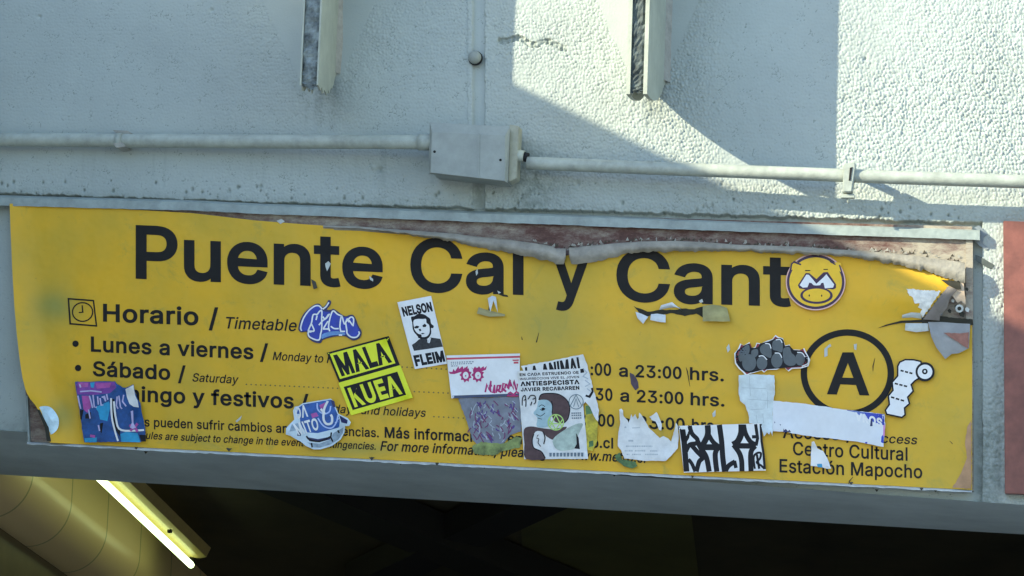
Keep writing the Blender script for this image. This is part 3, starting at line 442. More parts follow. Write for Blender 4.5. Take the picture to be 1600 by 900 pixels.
# grime map: rain streaks under the box, dust above the ledge, a dirty joint, darkened texture creases
gr = 0.9 * np.exp(-(((GPX - 835) / 42) ** 2)) * np.clip((GPY - 205) / 50, 0, 1) * np.clip((345 - GPY) / 25, 0, 1)
gr = np.maximum(gr, 0.55 * np.exp(-((lip - GPY - 2) / 9) ** 2) * (0.3 + 0.7 * vnoise(nx, nz, 14, 14, 31)))
gr = np.maximum(gr, 0.9 * np.clip((GPX - 1520) / 10, 0, 1) * np.clip((1568 - GPX) / 6, 0, 1) * np.clip((GPY - 560) / 120, 0, 1))
gr = np.maximum(gr, 0.7 * np.clip((GPY - 640) / 40, 0, 1) * (GPX < 60))
gr = np.maximum(gr, 0.8 * sc); gr = np.maximum(gr, 1.6 * speck_map)
run = vnoise(nx, nz, 5, 400, 41) * vnoise(nx, nz, 22, 900, 42)
gr = np.maximum(gr, 0.30 * np.clip((run - 0.34) * 4, 0, 1) * np.clip((GPY - 226) / 12, 0, 1) * np.clip((330 - GPY) / 60, 0, 1) * (GPX < 680))
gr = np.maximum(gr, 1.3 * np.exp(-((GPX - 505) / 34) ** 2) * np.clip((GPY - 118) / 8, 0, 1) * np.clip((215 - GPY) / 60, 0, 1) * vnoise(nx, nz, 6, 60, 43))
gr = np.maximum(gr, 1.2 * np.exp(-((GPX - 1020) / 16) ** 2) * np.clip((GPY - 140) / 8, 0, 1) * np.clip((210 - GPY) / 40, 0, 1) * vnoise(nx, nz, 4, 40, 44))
gr = np.maximum(gr, 0.8 * np.exp(-((GPX - 748) / 13) ** 2) * (GPY > 270) * (GPY < 335))
gr = np.maximum(gr, np.where((tex < 0.24) & (sm < 0.5), 0.9, 0))  # low spots of the texture darkened as well
ca = me.attributes.new('grime_creases', 'FLOAT', 'POINT'); ca.data.foreach_set('value', gr.astype(np.float32).ravel())
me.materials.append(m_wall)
wall = bpy.data.objects.new('concrete_wall', me); COL.objects.link(wall); wall['_o'] = (0, 0, 0)
tag(wall, 'pale grey rough painted concrete wall above the station entrance', 'wall')
# the rest of the facade round that stretch: same wall, plain panels left, right and above; underside of the beam
HT = 6.5
V, F = [], []
def addbox(*a):
    v, f = box_vf(*a); o = len(V); V.extend(v); F.extend(tuple(q + o for q in t) for t in f)
addbox(-9, XL, 0.0, 0.35, wall_bottom(XL), HT); addbox(XR, 9, 0.0, 0.35, wall_bottom(XR), HT); addbox(XL, XR, 0.0, 0.35, ZT, HT)
addbox(3.0, 9, 0.0, 0.35, 0.0, wall_bottom(XR)); addbox(-9, -2.25, 0.0, 0.35, 0.0, wall_bottom(XL))
link('outer_panel', V, F, m_wall, wall)
BD = 0.85
m_soff = mat('beam_paint', (0.60, 0.64, 0.58), 0.7, 0.16, 4.0, 0.6, 45)
s0, s1 = at(-60, 741.5 - 3.5, -BD), at(1660, 838.5, -BD)
f0, f1 = Vector((XL - .4, 0.0, wall_bottom(XL - .4))), Vector((XR + .4, 0.0, wall_bottom(XR + .4)))
def along(p, q, x): t = (x - p.x) / (q.x - p.x); return p + (q - p) * t
b0, b1 = along(s0, s1, -2.6), along(s0, s1, 3.2); f0.x = f0.x
F0, F1 = Vector((-2.6, 0, wall_bottom(-2.6))), Vector((3.2, 0, wall_bottom(3.2)))
up = Vector((0, 0, 1.2))
K = 60; sv = []
for i in range(K + 1):
    t = i / K; a = F0.lerp(F1, t); b = b0.lerp(b1, t)
    sv += [a + Vector((0, 0.004, 0)), a.lerp(b, 0.5), b, b + up]
sf = []
for i in range(K):
    for k in range(3): sf.append((4 * i + k, 4 * i + k + 1, 4 * i + k + 5, 4 * i + k + 4))
link('beam_underside', sv, sf, m_soff, wall)

# the wing of the building at the left whose top edge throws the long shadow
xw = -2.45; zw = l0.z + slope * (xw - l0.x)
m_wing = mat('wing_render', (0.42, 0.40, 0.36), 0.85, 0.2, 1.5, 0.4, 40)
wing = empty('building_wing', (xw - 2, -3.3, 0)); tag(wing, 'plain rendered building wing standing out at the left of the wall', 'building')
box('wing_wall', xw - 4.5, xw - 0.06, -6.6, -0.001, 0, zw - 0.12, m_wing, wing)
box('coping', xw - 4.56, xw, -6.7, -0.002, zw - 0.12, zw, m_soff, wing)

# stair hall behind the opening
def tile_material():
    m, nt, p = nodes_of('cream_panels'); L = nt.links.new
    geo = N(nt, 'ShaderNodeNewGeometry'); mp = N(nt, 'ShaderNodeMapping')
    L(geo.outputs['Position'], mp.inputs[0]); mp.inputs['Rotation'].default_value = (0, math.radians(90), 0)
    sx = N(nt, 'ShaderNodeSeparateXYZ'); L(geo.outputs['Position'], sx.inputs[0])
    cx = N(nt, 'ShaderNodeCombineXYZ'); L(sx.outputs[1], cx.inputs[0]); 
    sl = N(nt, 'ShaderNodeMath', operation='MULTIPLY_ADD'); L(sx.outputs[1], sl.inputs[0]); sl.inputs[1].default_value = 0.30; L(sx.outputs[2], sl.inputs[2])
    L(sl.outputs[0], cx.inputs[1])
    br = N(nt, 'ShaderNodeTexBrick', Scale=1.0); br.offset = 0.0
    br.inputs['Color1'].default_value = (0.70, 0.51, 0.25, 1); br.inputs['Color2'].default_value = (0.66, 0.49, 0.22, 1); br.inputs['Mortar'].default_value = (0.34, 0.28, 0.12, 1)
    br.inputs['Mortar Size'].default_value = 0.006; br.inputs['Brick Width'].default_value = 0.42; br.inputs['Row Height'].default_value = 6.0
    L(cx.outputs[0], br.inputs[0]); L(br.outputs[0], p.inputs['Base Color']); p.inputs['Roughness'].default_value = 0.35
    return m
m_cream = tile_material()
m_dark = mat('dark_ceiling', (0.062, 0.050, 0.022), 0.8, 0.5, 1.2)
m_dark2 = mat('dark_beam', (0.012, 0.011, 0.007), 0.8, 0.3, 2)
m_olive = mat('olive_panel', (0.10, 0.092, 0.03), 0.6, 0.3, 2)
hall = empty('stair_hall', (0.4, 3, -0.5)); tag(hall, 'dark stair hall with cream tiled left wall below the grey beam', 'stair hall')
XT = at(-14, 742, -BD).x + 0.17; T0 = at_x(166, 757, XT); T1 = at_x(300, 884, XT)
td = (T1 - T0).normalized(); tslope = (T1.z - T0.z) / (T1.y - T0.y)
XW = XT - 0.17
def zc(y): return T0.z + 0.16 + tslope * (y - T0.y)
r0, r1 = at_x(52, 738, XW), at_x(258, 900, XW); rs_ = (r1.z - r0.z) / (r1.y - r0.y)
def rz(y): return r0.z + rs_ * (y - r0.y)
Y0, Y1 = 0.853, 9.0
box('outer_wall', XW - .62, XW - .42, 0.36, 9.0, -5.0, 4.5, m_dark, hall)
link('tiled_wall', [(XW, Y0, rz(Y0)), (XW, Y1, rz(Y1)), (XW, Y1, 4.5), (XW, Y0, 4.5), (XW - .3, Y0, rz(Y0)), (XW - .3, Y0, 4.5)], [(0, 1, 2, 3), (0, 3, 5, 4)], m_cream, hall)
CR = 0.17; cv_, cf_ = [], []
for k in range(13):
    th = math.pi / 2 * k / 12
    for y in (Y0, Y1): cv_.append((XW - CR * (1 - math.cos(th)), y, rz(y) - CR * math.sin(th)))
for k in range(12): cf_.append((2 * k, 2 * k + 2, 2 * k + 3, 2 * k + 1))
link('cove', cv_, cf_, m_cream, hall, smooth=True)
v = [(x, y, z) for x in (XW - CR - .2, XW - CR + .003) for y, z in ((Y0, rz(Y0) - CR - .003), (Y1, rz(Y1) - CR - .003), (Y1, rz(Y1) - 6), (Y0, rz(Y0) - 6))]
link('lower_wall', v, [(4, 5, 6, 7), (0, 1, 5, 4), (0, 4, 7, 3)], mat('lower_wall_falloff', (.15, .115, .055), .5, .2, 6), hall)  # dark tone stands in for the lamp's falloff down the wall
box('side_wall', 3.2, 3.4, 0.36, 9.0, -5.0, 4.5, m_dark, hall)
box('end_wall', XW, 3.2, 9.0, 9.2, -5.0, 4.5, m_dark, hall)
cv = [(XW, 0.9, zc(0.9)), (3.2, 0.9, zc(0.9)), (3.2, 8.99, zc(8.99)), (XW, 8.99, zc(8.99))]
cv += [(x, y, z + 0.2) for x, y, z in cv]
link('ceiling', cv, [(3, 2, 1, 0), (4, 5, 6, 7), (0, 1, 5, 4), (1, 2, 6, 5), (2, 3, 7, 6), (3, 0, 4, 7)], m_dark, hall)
def hall_beam(pa, pb, w, h, m, name='ceiling_beam'):
    a, b = Vector(pa), Vector(pb); t = (b - a).normalized(); s = t.cross(Vector((0, 0, 1))).normalized() * (w / 2); dn = Vector((0, 0, -h))
    v = [a - s, a + s, b + s, b - s]; v += [p + dn for p in v]
    return link(name, v, [(0, 1, 2, 3), (7, 6, 5, 4), (0, 4, 5, 1), (1, 5, 6, 2), (2, 6, 7, 3), (3, 7, 4, 0)], m, hall)
def cpt(x, y): return (x, y, zc(y) - 0.001)
hall_beam(cpt(-1.45, 1.2), cpt(0.1, 4.2), 0.28, 0.12, m_dark2)
hall_beam(cpt(0.25, 1.3), cpt(-1.2, 3.2), 0.22, 0.1, m_dark2)
link('ceiling_panel', [cpt(-0.25, 1.5), cpt(0.35, 1.5), cpt(0.1, 4.5), cpt(-0.75, 4.5)] , [(3, 2, 1, 0)], m_olive, hall).location.z -= 0.004
# steps going down inside
V, F = [], []
for i in range(14): addbox(XW, 3.2, -0.2 + i * 0.32 if i else -0.2, -0.2 + (i + 1) * 0.32, -0.17 * i - 3.0, -0.17 * i)
tag(link('stairs', V, F, m_pave), kind='structure')

# fluorescent fitting on the slope
def emis(name, col, st):
    m, nt, p = nodes_of(name); p.inputs['Base Color'].default_value = (*col, 1)
    p.inputs['Emission Color'].default_value = (*col, 1); p.inputs['Emission Strength'].default_value = st; return m
lampt = empty('tube_light', T0); tag(lampt, 'lit greenish fluorescent tube running down beside the cream tiled wall', 'light')
nrm = Vector((0, -td.z, td.y)).normalized()
def obox(name, c0, c1, offs, m):
    v = [c + Vector((ox, 0, 0)) + nrm * oz for c in (c0, c1) for ox, oz in offs]; n = len(offs)
    f = [tuple(reversed(range(n))), tuple(range(n, 2 * n))] + [(i, (i + 1) % n, n + (i + 1) % n, n + i) for i in range(n)]
    o = link(name, v, f, m, lampt); bm = bmesh.new(); bm.from_mesh(o.data); bmesh.ops.recalc_face_normals(bm, faces=bm.faces); bm.to_mesh(o.data); bm.free(); return o
m_body = mat('fitting_enamel', (0.50, 0.37, 0.13), 0.4, 0.1)
tube('tube', [T0 - td * 0.6, T1 - td * .012, T1], [0.014, 0.014, 0.009], emis('tube_glow', (0.76, 1.0, 0.50), 1.25), lampt, 20)
obox('fitting_body', T0 - td * 0.6, T1 - td * 0.01, [(0.034, 0.03), (0.06, 0.036), (0.075, 0.075), (-0.02, 0.075), (-0.02, 0.03)], m_body)
tube('lamp_holder', [T1 - td * 0.012 + nrm * 0.03, T1 - td * .012 - nrm * 0.004], 0.014, m_dark2, lampt, 10)
sc_ = at_x(266, 830, XT + 0.07); tube('screw', [sc_ + Vector((-.01, 0, 0)), sc_ + Vector((0.006, 0, 0))], 0.008, m_dark2, lampt, 8)

# ================================================================== THINGS ON THE WALL
m_steel = mat('fin_paint', (0.40, 0.42, 0.335), 0.55, 0.18, 12, 0.3, 80)
m_rust = mat('bitumen_core', (0.085, 0.105, 0.10), 0.9, 0.75, 34, 1.0, 70)
m_chip = mat('bare_mortar', (0.34, 0.33, 0.28), 0.9, 0.2, 40, 0.6, 120)
def fin(label, x0, x1, yb, xb, ybb, chipped, t=0.007):
    """upright plate: front edge x0..x1 (pixels, bottom yb) stands FIN out of the wall; it meets the wall at xb, bottom ybb"""
    A = at(x0, yb, FIN); B = at(x1, yb, FIN); Cb = at(xb, ybb, 0.0); w = B.x - A.x
    root = empty('wall_fin', (A.x + w / 2, -FIN / 2, A.z)); tag(root, label, 'wall fin', 'steel fins standing out of the wall')
    top = HT - 0.3
    xr = Cb.x; xl = xr - w
    def side(xf, xw_, nm, jag):
        # outline in the y-z plane: front bottom, rounded heel, wall, top
        prof = [(-FIN, A.z)]
        n = 14
        for i in range(1, n + 1):
            s = i / n; y = -FIN + (FIN - 0.0) * s; z = A.z + (Cb.z - A.z) * (s ** 3)
            prof.append((y + 0.0, z + (random.uniform(-.012, .02) if jag and i < n else 0)))
        prof[-1] = (0.006, prof[-1][1]); prof += [(0.006, top), (-FIN, top)]
        v = []
        for y, z in prof:
            k = (y + FIN) / FIN; x = xf + (xw_ - xf) * k; v.append((x, y, z))
        n2 = len(v); v += [(x + t, y, z) for x, y, z in v]
        f = [tuple(range(n2)), tuple(reversed(range(n2, 2 * n2)))] + [(i, n2 + i, n2 + (i + 1) % n2, (i + 1) % n2) for i in range(n2)]
        o = link(nm, v, f, m_steel, root); bm = bmesh.new(); bm.from_mesh(o.data); bmesh.ops.recalc_face_normals(bm, faces=bm.faces); bm.to_mesh(o.data); bm.free(); return o
    side(B.x - t, xr - t, 'side_plate', chipped); side(A.x, xl, 'side_plate', chipped)
    # dark filling between the plates, its front face a little back and lumpy
    K = 120; R = 5; v = []; f = []
    zb = A.z + (0.006 if not chipped else -0.004)
    for i in range(K + 1):
        z = zb + (top - zb) * (i / K) ** 1.6
        for q in range(R + 1):
            x = A.x + t + (w - 2 * t) * q / R
            y = -FIN + 0.002 + random.uniform(0, 0.008)
            if q in (0, R): y += 0.004
            v.append((x, y, z + (random.uniform(-.012, .012) if i == 0 else 0)))
    for i in range(K):
        for q in range(R): f.append((i * (R + 1) + q, i * (R + 1) + q + 1, (i + 1) * (R + 1) + q + 1, (i + 1) * (R + 1) + q))
    o0 = len(v); v += [(A.x + t, -FIN + .02, zb + .004), (B.x - t, -FIN + .02, zb + .004), (xr - t, 0, Cb.z + .004), (xl + t, 0, Cb.z + .004)]
    f.append((o0, o0 + 1, o0 + 2, o0 + 3))
    link('filling', v, f, mat('worn_core', (.19, .22, .21), .9, .8, 30, 1.0, 60) if chipped else m_rust, root)
    # mortar fillet along the wall
    prof = []
    K = 26; v = []; f = []
    for i in range(K + 1):
        z = Cb.z - 0.006 + (top - Cb.z) * (i / K); r = 0.02 + random.uniform(-.004, .005)
        v += [(xr - 0.001, -r * 1.6, z), (xr + r * .45, -r * .5, z), (xr + r * .8, 0.0, z)]
    for i in range(K):
        for q in range(2): f.append((3 * i + q, 3 * i + q + 1, 3 * i + q + 4, 3 * i + q + 3))
    link('mortar_fillet', v, f, m_chip, root, smooth=True)
    return root
fin('chipped steel wall fin with ragged lower end, in the shade left of the junction box', 468, 497, 133, 526, 113, True, .005)
fin('steel wall fin with black filled edge standing out of the sunlit wall', 978, 1011, 147, 1040, 126, False, .012)

m_pvc = mat('conduit_pvc', (0.365, 0.395, 0.335), 0.5, 0.25, 26, 0.3, 60)
m_pvc2 = mat('box_plastic', (0.29, 0.315, 0.28), 0.5, 0.2, 14, 0.2, 50)
m_hole = mat('dark_gap', (0.012, 0.013, 0.014), 0.9, 0.1)
m_screw = mat('dull_screw', (0.10, 0.10, 0.09), 0.5, 0.2, 60, metal=0.6)
# left conduit
lc = tube('conduit', [at(x, y, .045 + .055 * max(0, (x - 300) / 370)) for x, y in [(-260, 216), (-60, 217.5), (120, 219), (200, 220), (340, 221), (480, 221.5), (600, 222), (684, 222.5)]], 11.2 * PX, m_pvc)
tag(lc, 'shaded grey conduit running left from the junction box', 'conduit', 'conduits fixed along the wall')
def ringpts(px, py, dep, w): return [at(px - w, py, dep), at(px + w, py, dep)]
cl = tube('clamp', [at(182, 220, .046), at(192, 220.3, .046)], 12.6 * PX, m_pvc, lc)
slab('clamp_tab', [(176, 203), (199, 204), (206, 208), (196, 214), (186, 213)], 0.004, 0.03, m_chip, cl, 0.001)
slab('clamp_tab', [(176, 224), (190, 222), (196, 229), (182, 231)], 0.004, 0.07, m_chip, cl, 0.001)
tube('coupling', [at(654, 222.3, .098), at(676, 222.5, .098)], 13 * PX, m_pvc, lc)
# junction box
jb = empty('junction_box', at(735, 285, 0.08)); tag(jb, 'grey rectangular junction box joining the two conduits', 'junction box')
slab('box_body', [(675, 193), (795, 200), (792, 283), (673, 270)], 0.004, 0.115, m_pvc2, jb, 0.004)
lid = [(671.5, 191), (797, 198), (793, 286), (670, 272)]
lf = [at(x, y, .118) for x, y in lid]; lfi = [at(x, y, .134) for x, y in [(675, 206), (789, 212), (788.5, 282.5), (673, 269.5)]]
lid_o = link('lid', lf + lfi, [(0, 1, 5, 4), (1, 2, 6, 5), (2, 3, 7, 6), (3, 0, 4, 7), (4, 5, 6, 7)], m_pvc2, jb)
slab('lid_rib', [(746, 208), (749.5, 208.3), (748.5, 278.5), (745.5, 278)], .1335, .1365, m_pvc2, lid_o, 0.0008)
for x, y in [(679, 237), (782, 250)]:
    tube('screw', [at(x, y, .1355), at(x, y, .130)], 2.1 * PX, m_hole, lid_o, 10)
slab('side_flange', [(796, 194), (811, 197), (807, 279), (794, 284)], .04, .095, mat('box_side', (.36, .36, .27), .5, .2, 30), jb, .002)
gl = tube('gland', [at(799, 242, .075), at(819, 244.5, .075)], 9.5 * PX, m_pvc, jb)
tube('gland_ring', [at(818, 244.5, .074), at(825, 246.5, .074)], 7.5 * PX, m_hole, gl)
# right conduit
dr = lambda x: .075 + .035 * min(1, max(0, (x - 830) / 480))
rc = tube('conduit', [at(x, y, dr(x)) for x, y in [(824, 254.5), (835, 255.3), (960, 260.5), (1100, 266), (1250, 271.5), (1405, 277.5), (1600, 284), (1720, 288), (1900, 294)]], 10.2 * PX, m_pvc)
tag(rc, 'grey conduit running right from the junction box into the sun', 'conduit', 'conduits fixed along the wall')
ck = empty('pipe_clamp', at(1328, 290, .11)); tag(ck, 'beam clamp with hanging bolt holding the sunlit conduit', 'pipe clamp')
cb_ = slab('clamp_body', [(1318, 256), (1336, 252), (1337, 262), (1331, 300), (1316, 300)], .085, .137, m_pvc, ck, 0.003)
slab('slot', [(1328, 262), (1332, 261), (1329, 282), (1326, 282)], .1365, .139, m_hole, cb_)
slab('bracket_arm', [(1319, 257), (1331, 256), (1330, 264), (1319, 265)], .0, .086, m_pvc, ck, .002)
bt = tube('bolt', [at(1325, 296, .112), at(1325.5, 317, .112)], 2.2 * PX, m_pvc, ck, 10)
slab('nut', [(1314, 303), (1335, 303), (1335, 309), (1314, 309)], .102, .124, m_pvc, bt, .001)
# round bolt head in the joint
bh = at(743, 91, 0.0)
bv, bf = [], []
for i in range(7):
    ph = math.pi / 2 * i / 6
    for k in range(20):
        th = 2 * math.pi * k / 20; bv.append(bh + Vector((math.cos(th) * math.cos(ph) * .021, -.012 - math.sin(ph) * .017, math.sin(th) * math.cos(ph) * .021)))
for i in range(6):
    for k in range(20): bf.append((i * 20 + k, i * 20 + (k + 1) % 20, (i + 1) * 20 + (k + 1) % 20, (i + 1) * 20 + k))
bo = link('bolt_head', bv, bf, m_pvc2, smooth=True); tag(bo, 'round domed bolt head in the upright wall joint', 'bolt')
tube('washer', [at(743, 91, -.006), at(743, 91, .013)], .0228, m_hole, bo, 20)

# red panel at the right edge
m_red = mat('faded_red', (0.20, 0.070, 0.050), 0.5, 0.35, 16, 0.3, 50)
rp = slab('red_sign', [(1567.5, 345), (1990, 358), (1990, 786), (1570, 771)], .004, .045, m_red, None, .002)
tag(rp, 'faded red sign panel at the right, half in the sun', 'sign')

# ================================================================== THE YELLOW STATION SIGN
def sign_yellow():
    m, nt, p = nodes_of('yellow_vinyl'); L = nt.links.new
    geo = N(nt, 'ShaderNodeNewGeometry')
    n1 = N(nt, 'ShaderNodeTexNoise', Scale=2.6, Detail=5.0, Roughness=0.6); L(geo.outputs['Position'], n1.inputs['Vector'])
    r = N(nt, 'ShaderNodeValToRGB'); L(n1.outputs[0], r.inputs[0]); e = r.color_ramp.elements
    e[0].position = 0.33; e[0].color = (0.54, 0.355, 0.036, 1); e[1].position = 0.62; e[1].color = (0.73, 0.408, 0.022, 1)
    n2 = N(nt, 'ShaderNodeTexNoise', Scale=9.0, Detail=7.0, Roughness=0.72, Distortion=0.6); L(geo.outputs['Position'], n2.inputs['Vector'])
    mr = N(nt, 'ShaderNodeMapRange'); mr.inputs[1].default_value = 0.57; mr.inputs[2].default_value = 0.78; mr.inputs[4].default_value = 0.7; L(n2.outputs[0], mr.inputs[0])
    mx = N(nt, 'ShaderNodeMix', data_type='RGBA'); L(mr.outputs[0], mx.inputs[0]); L(r.outputs[0], mx.inputs[6]); mx.inputs[7].default_value = (0.27, 0.27, 0.065, 1)
    n4 = N(nt, 'ShaderNodeTexNoise', Scale=70.0, Detail=4.0, Roughness=0.7); L(geo.outputs['Position'], n4.inputs['Vector'])
    m4 = N(nt, 'ShaderNodeMapRange'); m4.inputs[1].default_value = 0.66; m4.inputs[2].default_value = 0.74; m4.inputs[4].default_value = 0.35; L(n4.outputs[0], m4.inputs[0])
    mx2 = N(nt, 'ShaderNodeMix', data_type='RGBA'); L(m4.outputs[0], mx2.inputs[0]); L(mx.outputs[2], mx2.inputs[6]); mx2.inputs[7].default_value = (0.2, 0.17, 0.06, 1)
    at_ = N(nt, 'ShaderNodeAttribute', attribute_name='stain')
    mx3 = N(nt, 'ShaderNodeMix', data_type='RGBA'); L(at_.outputs['Fac'], mx3.inputs[0]); L(mx2.outputs[2], mx3.inputs[6]); mx3.inputs[7].default_value = (0.20, 0.25, 0.07, 1)
    L(mx3.outputs[2], p.inputs['Base Color']); p.inputs['Roughness'].default_value = 0.40; p.inputs['Specular IOR Level'].default_value = 0.22
    n3 = N(nt, 'ShaderNodeTexNoise', Scale=7.0, Detail=3.0); L(geo.outputs['Position'], n3.inputs['Vector'])
    bp = N(nt, 'ShaderNodeBump', Strength=0.6, Distance=0.014); L(n3.outputs[0], bp.inputs['Height']); L(bp.outputs[0], p.inputs['Normal'])
    return m
m_yel = sign_yellow()
def board_material():
    m, nt, p = nodes_of('torn_backing'); L = nt.links.new
    geo = N(nt, 'ShaderNodeNewGeometry'); mp = N(nt, 'ShaderNodeMapping'); mp.inputs['Scale'].default_value = (0.45, 1, 1.0); L(geo.outputs['Position'], mp.inputs[0])
    n1 = N(nt, 'ShaderNodeTexNoise', Scale=24.0, Detail=9.0, Roughness=0.8); L(mp.outputs[0], n1.inputs['Vector'])
    sx = N(nt, 'ShaderNodeSeparateXYZ'); L(geo.outputs['Position'], sx.inputs[0])
    mr = N(nt, 'ShaderNodeMapRange'); L(sx.outputs[0], mr.inputs[0]); mr.inputs[1].default_value = at(1330, 370).x; mr.inputs[2].default_value = at(1440, 370).x; mr.inputs[3].default_value = 0; mr.inputs[4].default_value = 0.17
    ad = N(nt, 'ShaderNodeMath', operation='ADD'); L(n1.outputs[0], ad.inputs[0]); L(mr.outputs[0], ad.inputs[1])
    mr2 = N(nt, 'ShaderNodeMapRange'); L(sx.outputs[0], mr2.inputs[0]); mr2.inputs[1].default_value = at(600, 370).x; mr2.inputs[2].default_value = at(880, 370).x; mr2.inputs[3].default_value = 0.10; mr2.inputs[4].default_value = 0
    ad2 = N(nt, 'ShaderNodeMath', operation='ADD'); L(ad.outputs[0], ad2.inputs[0]); L(mr2.outputs[0], ad2.inputs[1])
    r = N(nt, 'ShaderNodeValToRGB'); L(ad2.outputs[0], r.inputs[0]); e = r.color_ramp.elements
    e[0].position = 0.30; e[0].color = (0.05, 0.03, 0.024, 1); e[1].position = 0.72; e[1].color = (0.36, 0.32, 0.245, 1)
    x = e.new(0.45); x.color = (0.115, 0.054, 0.042, 1); x = e.new(0.56); x.color = (0.20, 0.145, 0.115, 1)
    L(r.outputs[0], p.inputs['Base Color']); p.inputs['Roughness'].default_value = 0.85
    bp = N(nt, 'ShaderNodeBump', Strength=0.9, Distance=0.006); L(n1.outputs[0], bp.inputs['Height']); L(bp.outputs[0], p.inputs['Normal'])
    return m
m_board = board_material()
m_back = mat('vinyl_back', (0.29, 0.265, 0.21), 0.5, 0.35, 22, 0.9, 55)
m_rail = mat('rail_paint', (0.285, 0.33, 0.305), 0.5, 0.28, 18, 0.4, 60)
m_ink = mat('black_print', (0.018, 0.017, 0.016), 0.5, 0.2, 20, spec=0.12)
m_dirt = mat('dark_dirt', (0.06, 0.055, 0.04), 0.8, 0.4, 60)
DV = 0.022                                     # the vinyl face stands this far off the wall
sign = empty('station_sign', at(780, 735, .03)); tag(sign, 'torn yellow metro station name and timetable sign', 'sign')
slab('backing_board', [(24, 314), (1519, 354), (1519.5, 765), (44, 690)], -.020, .014, m_board, sign)

L_EDGE = [(318, 15), (360, 16.5), (420, 19), (480, 22.5), (520, 26), (560, 30.5), (590, 35), (610, 40), (622, 46), (632, 55), (645, 63), (660, 70), (680, 76), (690, 78), (700, 79)]
YTOP = [(15, 318), (100, 321), (200, 327), (300, 333), (400, 344.5), (470, 350), (520, 353.5), (560, 357), (600, 361), (650, 369), (700, 376), (750, 387), (800, 396), (850, 406), (882, 413), (888, 409), (897, 414), (940, 407), (975, 397), (1000, 394), (1050, 393), (1150, 392), (1200, 395), (1250, 397), (1300, 399), (1350, 405), (1400, 413), (1450, 424), (1482, 436), (1520, 444)]
FOLD = [(500, 352), (520, 352.5), (560, 353.5), (600, 357), (650, 360.5), (700, 364), (750, 370), (800, 375), (850, 382), (880, 388), (886, 396), (892, 386), (930, 383), (960, 380), (1000, 377), (1050, 376), (1100, 378), (1150, 382), (1250, 385), (1300, 389), (1350, 392), (1400, 396), (1450, 402), (1508, 410)]
YBOT = [(43, 690), (1518, 765.5)]
def left_x(y): return interp([(a, b) for a, b in L_EDGE], y)
def vdep(x, y):
    """depth of the vinyl face: the left edge curls off the board, the top bows out under the fold, the right corner bulges"""
    d = DV
    e = x - left_x(y)
    d += 0.040 * max(0.0, 1 - e / 52) ** 2.2 * min(1, max(0.25, (y - 300) / 250))
    t = y - interp(YTOP, x)
    if x > 480: d += 0.010 * math.exp(-max(t, 0) / 18) * min(1, (x - 480) / 200)
    if x > 1300: d += 0.026 * math.exp(-((x - 1440) / 80) ** 2 - ((y - 462) / 34) ** 2)
    if x > 1440: d += 0.016 * max(0, (x - 1470) / 50) ** 2 * min(1, max(0, (y - 610) / 60))
    return d
NX_, NY_ = 300, 90
def vinyl_sheet():
    V, F, S = [], [], []
    for jy in range(NY_ + 1):
        s = jy / NY_
        for ix in range(NX_ + 1):
            u = ix / NX_
            x = 15 + (1519 - 15) * u
            yt = interp(FOLD, x) + 7 if x > 520 else interp(YTOP, x)
            yb = interp(YBOT, x)
            y = yt + (yb - yt) * s
            # pull the left columns on to the curling edge
            xl = left_x(y); xx = xl + (1519 - xl) * u if True else x
            yt = interp(FOLD, xx) + 7 if xx > 520 else interp(YTOP, xx); y = yt + (interp(YBOT, xx) - yt) * s
            V.append(at(xx, y, vdep(xx, y)))
            st = 0.75 * math.exp(-((xx - 82) / 34) ** 2 - ((y - 478) / 26) ** 2) + 0.6 * math.exp(-((xx - 100) / 22) ** 2 - ((y - 648) / 26) ** 2) \
                + 0.5 * math.exp(-((xx - 560) / 60) ** 2 - ((y - 702) / 12) ** 2) + 0.35 * math.exp(-((xx - 860) / 60) ** 2 - ((y - 505) / 40) ** 2) + 0.3 * math.exp(-((xx - 1235) / 30) ** 2 - ((y - 610) / 22) ** 2)
            S.append(min(0.8, st))
    for jy in range(NY_):
        for ix in range(NX_):
            a = jy * (NX_ + 1) + ix; F.append((a, a + NX_ + 1, a + NX_ + 2, a + 1))
    # torn away at the right corner: drop the faces of the hole
    hole = [(1441, 499), (1462, 472), (1482, 447), (1503, 436), (1506, 400), (1530, 400), (1530, 506), (1505, 503), (1470, 503)]
    def pin(p, poly): return inside(p, poly)
    keep = []
    PXY = []
    for jy in range(NY_ + 1):
        for ix in range(NX_ + 1): PXY.append(None)
    for fc in F:
        c = sum((V[i] for i in fc), Vector()) / 4
        r = c - cpos; dzz = r.dot(vd); px, py = 800 + FOC * r.dot(vr) / dzz, 450 - FOC * r.dot(vu) / dzz
        if not pin((px, py), hole): keep.append(fc)
    o = link('vinyl_sheet', V, keep, m_yel, sign, smooth=True)
    ca = o.data.attributes.new('stain', 'FLOAT', 'POINT'); ca.data.foreach_set('value', S)
    return o
vinyl_sheet()
